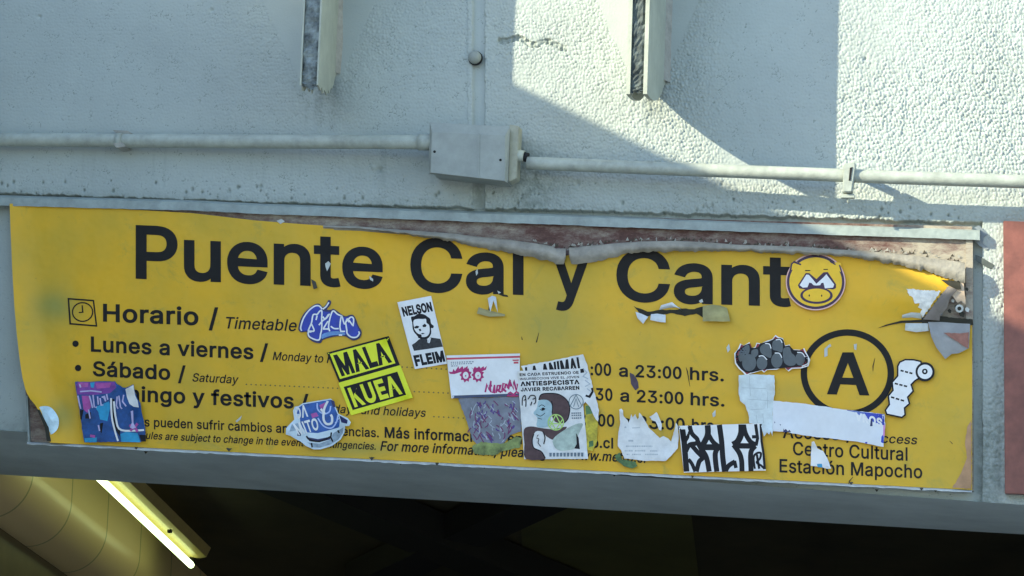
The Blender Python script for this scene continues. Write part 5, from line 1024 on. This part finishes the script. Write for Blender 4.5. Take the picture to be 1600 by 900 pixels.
S.line('magenta_scrawl', [zE(p) for p in [[(440, 410), (455, 340), (478, 400), (490, 310), (495, 360)], [(480, 345), (488, 405), (515, 415), (522, 345)], [(535, 415), (548, 350), (572, 350), (566, 382), (540, 385), (580, 412)], [(585, 410), (598, 330), (622, 340), (612, 375), (590, 378), (625, 405)], [(625, 335), (640, 380), (660, 300), (665, 360)], [(660, 320), (690, 385), (690, 310), (715, 395), (722, 335)], [(640, 425), (660, 412), (690, 432), (715, 405), (735, 420)], [(630, 440), (700, 442), (730, 440)]]], 2.6, P_mag)

# yellow-green scrap, torn sheet behind, then the poster
S = Stk('fruit_scrap', 'yellow and green torn scrap showing between the poster and the hours', 'sticker scrap', rough_edge([(914, 634), (927, 630), (929, 652), (934, 660), (933, 690), (926, 705), (916, 703)], .8), mat('lemon_scrap', (.52, .42, .03), .5, .5, 50), group='torn scraps on the yellow sign')
S.fill('green_patch', [rough_edge([(915, 634), (926, 632), (926, 646), (916, 648)], .5), rough_edge([(920, 690), (927, 688), (927, 697), (920, 699)], .5)], P_green)
S = Stk('torn_sheet', 'torn white sheet with tall black letters behind the poster', 'paper sheet', rough_edge([(814, 572), (860, 564), (911, 553.5), (917, 568), (926, 603), (936, 641), (934.5, 659), (928, 650), (922, 636), (915, 628), (905, 640), (850, 640)], .5), P_paper, [(935, 655, 14, .016), (911, 554, 12, .008)], group='papers pasted on the yellow sign')
qT = quad((816, 570), (911, 551.5), (916, 582), (818, 600))
S.fill('lettering', quad_text('LA ANIMAL', qT, .04, .16, .97, .98, 46, -10), P_black)
S.line('grey_lettering', [[(912, 577), (917, 582), (911, 588), (919, 592)], [(914, 594), (922, 600), (914, 604)], [(917, 607), (925, 613), (920, 619)]], 1.6, P_grey)
S.line('black_stroke', [[(915, 618), (921, 620), (926, 612), (925, 606)]], 3.2, P_black)
qP = quad((808.5, 579.5), (906.5, 575.5), (919, 717), (819, 717.5))
S = Stk('poster', 'white poster with ANTIESPECISTA heading and two masked brown haired figures', 'poster', rough_edge([qP(0, 0), qP(1, 0), qP(1, 1), qP(0, 1)], .35, 8), P_paper, [(919, 717, 12, .012), (809, 579, 10, .008), (862, 717, 16, .006)], group='papers pasted on the yellow sign')
S.fill('small_heading', quad_text('EN CADA ESTRUENDO DE', qP, .03, .028, .97, .062, 34, 10), P_black)
S.fill('small_heading', quad_text('INSURRECCIóN VIVE EL JOVEN'.replace('ó', 'O'), qP, .03, .08, .97, .107, 20, 10), P_black)
S.fill('heading', quad_text('ANTIESPECISTA', qP, .03, .122, .97, .175, 46, 16), P_black)
S.fill('small_heading', quad_text('JAVIER RECABARREN', qP, .03, .192, .96, .235, 40, 14), P_black)
zP = lambda pts: Z(800, 550, 5.144, pts)
m_hair = mat('maroon_print', (.085, .045, .045), .6, .3, 60); m_skin = mat('blue_skin_print', (.36, .50, .52), .6, .15, 60); m_out = P_black
S.fill('hair', [smooth_loop(zP([(215, 385), (235, 345), (300, 335), (380, 345), (440, 390), (462, 450), (450, 530), (415, 570), (345, 560), (320, 500), (325, 440), (290, 390), (240, 385)]), 3)], m_hair)
S.fill('face', [smooth_loop(zP([(215, 390), (280, 385), (318, 420), (322, 480), (310, 540), (290, 600), (200, 600), (205, 530), (172, 492), (195, 460), (205, 430)]), 3)], m_skin)
S.line('facial_features', [smooth_line(zP(p)) for p in [[(215, 440), (240, 425), (265, 440)], [(225, 460), (245, 470), (268, 455)], [(195, 500), (230, 515), (265, 490)], [(205, 530), (240, 540)]]], 1.0, m_out)
S.fill('pupil', [zP(ell(250, 458, 14, 12, 14))], m_out)
S.line('hair_outline', [smooth_line(zP([(215, 385), (235, 342), (300, 332), (380, 342), (442, 388), (464, 450), (452, 530), (420, 570)])), smooth_line(zP([(318, 395), (326, 440), (322, 490)]))], 1.6, m_out)
S.fill('hair', [smooth_loop(zP([(95, 625), (150, 598), (230, 610), (330, 620), (440, 600), (400, 650), (340, 705), (280, 680), (240, 640), (190, 640), (165, 700), (170, 770), (230, 800), (265, 860), (110, 858), (100, 740)]), 3)], m_hair)
S.line('hair_outline', [smooth_line(zP([(250, 640), (265, 690), (255, 740)])), smooth_line(zP([(175, 660), (162, 710), (175, 770), (235, 800), (268, 855)]))], 1.8, m_out)
S.line('facial_features', [smooth_line(zP([(195, 690), (215, 700), (210, 730), (232, 760)])), smooth_line(zP([(200, 680), (212, 665)]))], 1.2, m_out)
S.fill('goat', [smooth_loop(zP([(330, 700), (400, 640), (470, 600), (530, 575), (570, 580), (545, 640), (520, 700), (510, 770), (440, 790), (380, 790), (340, 760)]), 3)], mat('goat_print', (.42, .50, .42), .6, .35, 50))
S.fill('shadow_print', [zP([(515, 650), (535, 690), (545, 780), (500, 775), (520, 740)])], m_out)
S.line('green_emblem', [zP(ell(352, 565, 62, 62, 32) + [(414, 565)]), zP([(305, 600), (352, 505), (400, 600)]), zP([(298, 540), (352, 622), (408, 540)]), zP([(300, 575), (404, 575)])], 1.7, mat('lime_ink', (.42, .62, .16), .5, .1))
S.line('round_emblem', [zP(ell(515, 400, 57, 58, 32) + [(572, 400)]), zP([(470, 430), (515, 345), (560, 430)]), zP([(495, 440), (515, 375), (535, 440)])], 1.1, mat('emblem_grey', (.10, .16, .18), .5))
bars = []
for vv in (.485, .51, .54): bars += [[qP(.80 + i * .032, vv), qP(.822 + i * .032, vv), qP(.822 + i * .032, vv + .014), qP(.80 + i * .032, vv + .014)] for i in range(5)]
bars += [[qP(.40 + i * .055, .93), qP(.44 + i * .055, .93), qP(.43 + i * .055, .972), qP(.40 + i * .055, .972)] for i in range(10)]
S.fill('small_print', bars, mat('print_slate', (.13, .17, .20), .5, .2, 90))
S.line('hand_drawing', [smooth_line(zP(p)) for p in [[(82, 430), (85, 370), (105, 350), (112, 400), (110, 440)], [(95, 390), (108, 380)], [(130, 380), (150, 350), (185, 355), (190, 400), (175, 420)], [(150, 430), (160, 400)], [(165, 380), (185, 372)]]], 1.6, m_out)

# torn white paper with jagged top
zW = lambda pts: Z(940, 630, 8.18, pts)
S = Stk('torn_label', 'jagged torn white label paper below the hours and left of the BALA sticker', 'paper', rough_edge(zW([(225, 85), (250, 68), (275, 95), (280, 165), (330, 215), (345, 252), (365, 200), (380, 140), (398, 185), (430, 138), (458, 205), (476, 185), (480, 120), (515, 158), (570, 250), (600, 310), (680, 385), (745, 445), (790, 420), (850, 450), (890, 492), (905, 430), (930, 350), (948, 248), (975, 290), (985, 450), (972, 580), (900, 660), (820, 738), (560, 738), (400, 715), (290, 708), (250, 600), (208, 550), (213, 400), (238, 260)]), .35, 3), P_paper, [(968, 640, 9, .012), (1056, 664, 12, .016), (1000, 648, 10, .010), (1040, 718, 12, .008)], group='papers pasted on the yellow sign')
bars = []
for (xa, xb, y) in [(310, 650, 550), (295, 400, 608), (425, 560, 608), (620, 720, 610), (320, 360, 655), (390, 500, 655), (555, 720, 655)]:
    x = xa
    while x < xb: w = rnd.uniform(8, 26); bars.append(zW([(x, y - 9), (min(x + w, xb), y - 9), (min(x + w, xb), y + 9), (x, y + 9)])); x += w + 6
bars += [zW([(290, 300), (315, 296), (318, 318), (292, 320)]), zW([(390, 312), (490, 306), (490, 316), (390, 322)]), zW([(340, 470), (405, 470), (405, 490), (345, 492)])]
S.fill('small_print', bars, mat('faint_print', (.45, .47, .47), .7, .2, 90))
S = Stk('paper_fragment', 'small torn white fragment just above the jagged white label', 'paper scrap', rough_edge(zW([(610, 175), (655, 150), (700, 112), (722, 145), (770, 270), (762, 350), (735, 340), (715, 285), (690, 235), (640, 215)]), .3, 3), P_paper, [(1030, 670, 10, .010), (1025, 645, 9, .008)], group='torn scraps on the yellow sign')
S = Stk('green_sticker', 'green torn sticker scrap under the jagged white label', 'sticker scrap', rough_edge([(961, 712), (968, 707), (972, 718), (992, 721), (996, 728), (988, 732), (974, 728), (963, 719)], .8), P_green, group='torn scraps on the yellow sign')

# tall torn label and the long white strip
zS = lambda pts: Z(1140, 570, 6.154, pts)
S = Stk('long_strip', 'long white torn strip with blue printed right end below the ringed letter', 'paper strip', rough_edge(zS([(418, 345), (700, 372), (1120, 432), (1490, 475), (1496, 600), (1480, 790), (1200, 735), (800, 690), (600, 660), (540, 640), (410, 640)]), .5, 5), mat('strip_paper', (.70, .71, .71), .5, .08, 20), [(1382, 697, 20, .014), (1290, 636, 24, .005), (1380, 648, 10, .006), (1230, 674, 18, .006)], group='papers pasted on the yellow sign')
S.fill('blue_print', [zS([(1290, 455), (1485, 476), (1492, 600), (1478, 580), (1400, 560), (1330, 520)]), zS([(1460, 690), (1485, 660), (1480, 755), (1455, 745)]), zS([(1300, 745), (1325, 740), (1322, 758), (1305, 756)])], mat('cobalt_ink', (.02, .05, .42), .4, .2, 60))
S.fill('blue_print', [zS([(1125, 432), (1290, 455), (1300, 470), (1250, 485), (1200, 455), (1130, 440)])], mat('cobalt_faded', (.12, .18, .45), .5, .3, 60))
S.fill('pink_edge', [zS([(1478, 580), (1494, 575), (1490, 680), (1476, 690)])], mat('pink_ink', (.62, .22, .50), .5, .2, 60))
qK = quad(*zS([(1195, 440), (1480, 505), (1478, 610), (1195, 530)]))
S.fill('lettering', quad_text('VKOS', qK, .04, .12, .96, 1.0, 40, -4), P_white)
S.fill('blue_print', [zS([(1350, 590), (1375, 590), (1372, 520), (1358, 520)]), zS([(430, 545), (440, 550), (432, 566)]), zS([(480, 570), (495, 575), (490, 585)]), zS([(520, 610), (528, 630), (540, 615), (560, 640), (575, 625), (590, 645), (515, 650)])], P_navy)
S = Stk('tall_label', 'tall torn off-white label beneath the grey bubble graffiti', 'paper', rough_edge(zS([(88, 100), (250, 92), (430, 100), (437, 260), (422, 340), (415, 500), (412, 690), (395, 640), (380, 672), (360, 650), (330, 690), (300, 580), (190, 560), (182, 480), (150, 385), (100, 345), (86, 250)]), .5, 4), mat('old_label', (.62, .68, .66), .7, .16, 40, .4, 60), [(1206, 682, 14, .014), (1211, 600, 10, .008), (1155, 588, 9, .008)], group='papers pasted on the yellow sign')
S.line('creases', [zS([(190, 110), (200, 300)]), zS([(370, 120), (365, 420)]), zS([(120, 220), (350, 230)]), zS([(180, 330), (380, 345)]), zS([(320, 470), (325, 560)]), zS([(255, 480), (268, 560)]), zS([(200, 430), (330, 425)])], .7, mat('crease_grey', (.42, .47, .46), .7))

# bold black and white sticker
zB = lambda pts: Z(1040, 640, 8.0, pts)
S = Stk('bold_lettered_sticker', 'white sticker with thick black letters BALA in the bottom row', 'sticker', zB([(163, 203), (1187, 173), (1254, 762), (228, 788)]), P_white, [(1061, 666, 12, .010), (1196, 735, 12, .010)])
T_ = 7.4
bl = [(zB([(205, 205), (232, 400), (262, 775)]), 7.8), (smooth_line(zB([(300, 205), (330, 300), (395, 370), (385, 420), (300, 440), (255, 520)])), 6.2), (zB([(300, 200), (275, 350), (232, 420)]), 4.6),
      (smooth_line(zB([(320, 440), (390, 520), (460, 600), (420, 650), (385, 775)])), 6.4), (smooth_line(zB([(285, 620), (330, 680), (370, 775)])), 5.0),
      (smooth_line(zB([(400, 400), (440, 480), (510, 600), (545, 775)])), 7.2),
      (smooth_line(zB([(525, 195), (525, 320), (460, 450)])), 8.2), (smooth_line(zB([(530, 300), (590, 400), (660, 460)])), 6.4), (zB([(450, 470), (690, 470)]), 8.4), (smooth_line(zB([(660, 470), (620, 560), (640, 775)])), 7.2),
      (smooth_line(zB([(672, 190), (700, 400), (715, 600), (738, 775)])), 7.4), (smooth_line(zB([(750, 765), (790, 700), (870, 650)])), 6.6), (zB([(860, 640), (880, 730)]), 5.0),
      (smooth_line(zB([(950, 185), (945, 300), (900, 400), (840, 440)])), 9.0), (smooth_line(zB([(975, 190), (1000, 300), (1060, 400), (1130, 440)])), 6.6), (zB([(840, 452), (1130, 455)]), 7.6), (smooth_line(zB([(850, 440), (920, 540), (950, 640), (955, 770)])), 7.0), (smooth_line(zB([(1120, 455), (1065, 540), (1068, 770)])), 7.0),
      (zB([(1125, 182), (1150, 360), (1130, 450)]), 4.4), (zB([(1080, 340), (1160, 340)]), 4.6), (zB([(1188, 180), (1200, 400), (1225, 560), (1240, 745)]), 3.2),
      (smooth_line(zB([(1115, 740), (1100, 600), (1140, 545), (1190, 545), (1180, 610), (1140, 660), (1195, 700), (1235, 740)])), 3.0), (zB([(1140, 560), (1170, 740)]), 3.2)]
S.line('lettering', [b[0] for b in bl], [b[1] * 1.12 for b in bl], P_black)

# grey bubble graffiti
zG = lambda pts: Z(1130, 520, 9.0, pts)
og = [(155, 290), (205, 235), (240, 150), (290, 180), (370, 130), (400, 215), (450, 200), (470, 140), (530, 150), (620, 110), (690, 90), (735, 30), (780, 60), (840, 75), (870, 180), (935, 165), (960, 240), (1000, 235), (1090, 240), (1140, 215), (1170, 280), (1225, 380), (1200, 470), (1100, 500), (970, 505), (920, 545), (850, 475), (750, 520), (620, 520), (575, 560), (540, 530), (440, 560), (370, 580), (320, 605), (270, 550), (215, 500), (165, 430)]
S = Stk('bubble_graffiti_sticker', 'dark grey bubble graffiti cut-out with red and white spiky rim', 'sticker', zG(og), P_white, [(1265, 560, 10, .008), (1150, 553, 10, .008)])
def shrink(pts, k):
    cx = sum(p[0] for p in pts) / len(pts); cy = sum(p[1] for p in pts) / len(pts)
    return [(cx + (x - cx) * k, cy + (y - cy) * (k - .035)) for x, y in pts]
S.fill('red_rim', [zG(shrink(og, .965))], mat('dark_red', (.26, .02, .03), .45, .4, 60))
S.fill('black_outline', [smooth_loop(zG([(175, 290), (230, 220), (360, 150), (395, 210), (490, 200), (520, 150), (640, 120), (720, 85), (810, 75), (850, 110), (870, 190), (930, 175), (990, 240), (1110, 255), (1190, 340), (1195, 420), (1100, 470), (900, 490), (740, 505), (560, 520), (400, 560), (300, 550), (215, 470), (180, 400)]), 2)], P_black)
m_bub = mat('bubble_grey', (.085, .10, .105), .4, .15, 50)
def blob(cx, cy, rx, ry): return zG(ell(cx, cy, rx, ry, 26))
for pts in [smooth_loop(zG([(215, 300), (260, 230), (355, 165), (370, 260), (330, 330), (260, 400), (225, 390)]), 3), blob(365, 420, 100, 120), blob(545, 425, 75, 95), smooth_loop(zG([(520, 200), (590, 150), (660, 170), (680, 260), (670, 350), (600, 330), (530, 280)]), 3), smooth_loop(zG([(700, 120), (790, 90), (835, 130), (830, 270), (760, 255), (695, 230)]), 3), blob(755, 390, 80, 105), smooth_loop(zG([(850, 220), (930, 200), (960, 280), (1010, 330), (1020, 440), (930, 465), (860, 420), (840, 320)]), 3), blob(1080, 370, 68, 90), smooth_loop(zG([(400, 250), (480, 230), (490, 300), (440, 350), (400, 320)]), 3)]:
    S.fill('bubble', [pts], m_bub)
S.line('highlight', [smooth_line(zG(p)) for p in [[(500, 330), (560, 325), (615, 380)], [(590, 150), (650, 160), (672, 220)], [(725, 285), (790, 290), (825, 350)], [(740, 100), (800, 95), (828, 140)], [(1040, 275), (1110, 285), (1150, 340)], [(1105, 470), (1190, 430), (1195, 350)]]], 1.5, P_white)

# toilet roll
zR = lambda pts: Z(1380, 540, 6.92, pts)
body = [(165, 225), (185, 185), (240, 160), (330, 162), (400, 178), (430, 350), (375, 350), (335, 375), (293, 420), (315, 490), (255, 555), (275, 625), (222, 670), (228, 745), (200, 768), (45, 735), (32, 700), (75, 640), (65, 545), (115, 485), (105, 400), (165, 330)]
def grow(pts, d):
    n = len(pts); sg = 1 if area(pts) > 0 else -1; out = []
    return embolden([pts], d)[0]
S = Stk('toilet_roll_sticker', 'white cut-out toilet roll sticker right of the ringed letter', 'sticker', [zR(grow(body, 17))], P_black, [(1384, 645, 12, .010)])
S2d = S.fill('roll_outline', [zR(ell(450, 283, 106, 104, 40))], P_black)
S.fill('paper_print', [zR(body)], P_white)
S.fill('roll_outline', [zR(ell(452, 283, 103, 102, 40))], P_black)
S.fill('roll_end', [zR(ell(452, 283, 80, 78, 36))], P_white)
S.fill('roll_core', [zR(ell(450, 280, 31, 31, 24)), zR(ell(450, 279, 12, 14, 18))], P_black)
dl = []
for (xa, ya, xb, yb) in [(185, 268, 328, 305), (122, 408, 270, 445), (82, 555, 238, 602)]:
    for i in range(3):
        t0, t1 = i / 3 + .02, i / 3 + .25; dl.append(zR([(xa + (xb - xa) * t0, ya + (yb - ya) * t0), (xa + (xb - xa) * t1, ya + (yb - ya) * t1)]))
S.line('perforations', dl, 2.6, P_black)

# round yellow face with a snout
zF = lambda pts: Z(1220, 390, 9.0, pts)
m_pink = mat('pink_rim', (.72, .42, .36), .45, .1, 40); m_face = mat('face_yellow', (.82, .49, .008), .4, .08, 30); m_purp = mat('purple_line', (.035, .006, .04), .4, .2, 30)
S = Stk('round_face_sticker', 'round yellow pig face sticker covering the last letter of the station name', 'sticker', zF(ell(490, 455, 420, 400, 56)), m_pink)
S.fill('dark_ring', [zF(ell(490, 455, 404, 382, 56))], m_purp)
S.fill('face', [zF(ell(490, 455, 370, 346, 56))], m_face)
S.fill('ear', [zF([(150, 290), (165, 170), (215, 165), (300, 215), (240, 250)]), zF([(720, 190), (800, 175), (850, 190), (840, 320), (790, 260)])], m_face)
S.line('ear_line', [zF([(120, 350), (155, 200), (185, 172), (285, 212)]), zF([(690, 165), (770, 210)]), zF([(825, 215), (850, 300)])], 2.2, m_purp)
S.fill('eye_outline', [zF([(240, 500), (350, 330), (400, 330), (500, 415), (600, 320), (660, 315), (778, 490), (775, 540), (740, 560), (620, 550), (500, 530), (340, 560), (260, 545)])], m_purp)
S.fill('eye_white', [zF([(265, 500), (360, 350), (395, 355), (460, 430), (500, 480), (600, 390), (640, 345), (750, 490), (735, 535), (620, 545), (600, 465), (570, 470), (555, 500), (500, 505), (460, 500), (430, 470), (400, 465), (375, 530), (310, 535)])], P_white)
S.fill('snout_outline', [zF(ell(502, 645, 228, 118, 44))], m_purp)
S.fill('snout', [zF(ell(502, 640, 192, 92, 44))], m_face)
S.fill('nostril', [zF(ell(400, 645, 9, 17, 12)), zF(ell(575, 648, 9, 17, 12)), zF([(340, 288), (415, 288), (415, 300), (340, 302)]), zF([(600, 272), (662, 272), (662, 283), (600, 285)])], P_black)

# mosaic of blue and purple, torn
zQ = lambda pts: Z(100, 585, 7.825, pts)
S = Stk('blue_purple_sticker', 'torn blue and purple lettered sticker at the lower left of the sign', 'sticker', rough_edge(zQ([(135, 90), (400, 85), (625, 85), (650, 120), (720, 160), (750, 165), (850, 120), (860, 180), (900, 300), (935, 350), (945, 430), (990, 640), (1000, 820), (250, 830), (225, 690), (195, 500), (190, 430), (150, 200)]), .5, 4), mat('royal_blue', (.012, .075, .25), .4, .5, 30), [(118, 597, 12, .010), (222, 640, 12, .010), (205, 605, 10, .012)])
cy = mat('cyan_ink', (.02, .30, .52), .4, .3, 30); vi = mat('violet_ink', (.20, .05, .30), .4, .4, 40); pk = mat('rose_ink', (.42, .08, .32), .4, .3, 50)
lv = mat('lavender_ink', (.50, .45, .68), .4, .25, 60)
S.fill('violet_band', [zQ([(140, 95), (620, 92), (640, 160), (560, 230), (380, 250), (165, 245)])], vi)
S.fill('rose_patch', [zQ([(175, 100), (300, 100), (290, 155), (185, 160)]), zQ([(385, 110), (580, 100), (560, 160), (400, 175)]), zQ([(215, 260), (310, 260), (330, 400), (285, 470), (240, 430)])], pk)
S.fill('dark_patch', [zQ([(320, 100), (375, 95), (365, 165), (330, 160)])], cy)
S.fill('cyan_patch', [zQ([(380, 400), (550, 330), (570, 380), (530, 570), (440, 550), (420, 460)]), zQ([(690, 730), (760, 700), (900, 720), (935, 830), (700, 825)]), zQ([(250, 780), (400, 770), (400, 830), (255, 830)])], cy)
S.fill('black_patch', [zQ([(580, 300), (615, 300), (630, 560), (690, 680), (680, 760), (620, 660), (590, 520)]), zQ([(195, 440), (240, 430), (215, 560), (198, 540)]), zQ([(260, 490), (330, 460), (330, 540), (260, 540)]), zQ([(920, 740), (1000, 740), (1000, 820), (945, 820)]), zQ([(440, 600), (480, 590), (460, 720), (445, 700)])], P_black)
S.line('white_sweep', [smooth_line(zQ([(575, 290), (585, 520), (625, 700), (660, 815)])), smooth_line(zQ([(610, 330), (635, 540), (700, 680), (980, 680)]))], [2.8, 3.0], P_white)
S.line('pale_lettering', [zQ(p) for p in [[(170, 260), (185, 340), (205, 420)], [(310, 260), (330, 330), (350, 410)], [(355, 250), (370, 400), (400, 400)], [(410, 270), (420, 370)], [(440, 290), (455, 380), (480, 370)], [(460, 280), (490, 270), (510, 330)], [(520, 240), (535, 310)], [(650, 270), (640, 380), (660, 420)], [(670, 260), (690, 400), (710, 420)], [(730, 250), (715, 330), (760, 390)], [(195, 210), (330, 200), (460, 215)], [(205, 160), (190, 120)], [(300, 430), (320, 540)], [(420, 620), (435, 690)]]], 2.2, lv)
S.line('rose_splash', [zQ([(800, 620), (860, 650), (900, 600)]), zQ([(810, 690), (860, 640), (900, 700)]), zQ([(320, 750), (380, 760)])], 4.0, pk)
S.fill('pale_splash', [zQ([(815, 450), (845, 440), (850, 600), (880, 650), (840, 665), (805, 650), (830, 590)])], lv)
S.fill('bare_paper', [zQ([(750, 180), (848, 130), (870, 260), (900, 320), (915, 405), (850, 395), (800, 360), (770, 280)])], P_paper)

# blue and grey cut-out with lettering
zD = lambda pts: Z(430, 610, 9.0, pts)
od = [(250, 290), (275, 230), (330, 220), (390, 180), (780, 115), (820, 150), (850, 230), (890, 330), (1020, 390), (1065, 450), (1040, 500), (985, 500), (975, 590), (920, 690), (800, 780), (640, 830), (540, 830), (430, 780), (360, 720), (280, 680), (220, 640), (150, 620), (155, 530), (220, 460), (270, 410)]
S = Stk('character_sticker', 'pale blue cut-out sticker with slanted white lettering over the notice lines', 'sticker', zD(od), mat('pale_cutout', (.58, .68, .72), .45, .15, 40), [(545, 660, 14, .012), (448, 672, 12, .012)])
S.fill('blue_fill', [zD([(400, 195), (780, 130), (830, 230), (880, 340), (910, 420), (900, 520), (760, 560), (600, 600), (440, 590), (360, 500), (340, 330), (300, 330), (330, 240)])], mat('cutout_blue', (.02, .10, .36), .4, .4, 50))
S.fill('dark_fill', [zD([(780, 130), (830, 150), (850, 240), (810, 230)]), zD([(900, 350), (1020, 420), (1010, 470), (930, 450)]), zD([(435, 640), (470, 660), (600, 685), (760, 655), (790, 630), (770, 690), (620, 730), (480, 715)]), zD([(320, 560), (360, 560), (360, 640), (310, 640)])], P_navy)
S.fill('grey_fill', [zD([(450, 730), (620, 750), (780, 690), (820, 600), (890, 560), (960, 520), (950, 600), (890, 690), (780, 760), (630, 805), (540, 800)]), zD([(230, 480), (320, 460), (360, 540), (260, 570), (200, 580)])], mat('cutout_grey', (.28, .36, .42), .45, .4, 60))
S.fill('rose_fill', [zD([(620, 210), (700, 170), (730, 210), (690, 250), (640, 260)]), zD([(500, 330), (580, 310), (610, 360), (520, 390)])], pk)
S.line('rim_line', [smooth_line(zD([(600, 390), (680, 500), (790, 530), (860, 450), (880, 350)])), smooth_line(zD([(590, 180), (600, 270), (680, 330), (760, 300), (780, 220)]))], 2.2, P_lblue)
S.fill('lettering', [[p for p in q] for q in quad_text('DA', quad(*zD([(265, 240), (440, 190), (470, 370), (295, 410)])), .02, .02, .98, .98, 26, 0)], P_white)
S.fill('lettering', quad_text('MITO', quad(*zD([(235, 470), (590, 375), (625, 555), (330, 640)])), .02, .02, .98, .98, 24, 0), P_white)
S.line('lettering', [smooth_line(zD([(740, 150), (690, 260), (680, 400), (720, 470), (790, 460), (800, 380), (780, 340)])), smooth_line(zD([(640, 260), (700, 330)]))], 3.6, P_white)
S.line('black_line', [smooth_line(zD([(440, 640), (480, 690), (620, 715), (780, 650)])), zD([(790, 590), (780, 660), (810, 720)]), zD([(510, 740), (520, 800)]), zD([(880, 560), (900, 600)])], 2.4, P_black)

# white shard
S = Stk('white_shard', 'small pointed white paper shard over the words Centro and Estación', 'paper scrap', rough_edge(Z(1190, 620, 4.571, [(358, 322), (375, 318), (400, 370), (440, 388), (470, 440), (497, 512), (470, 515), (420, 500), (350, 492), (352, 420)]), .35, 4), P_white, [(1270, 690, 9, .014), (1297, 730, 8, .010)], group='torn scraps on the yellow sign')
S.fill('blue_speck', [Z(1190, 620, 4.571, [(395, 480), (430, 478), (435, 505), (400, 502)])], cy)

for o in scene.objects:
    if '_o' in o.keys(): del o['_o']
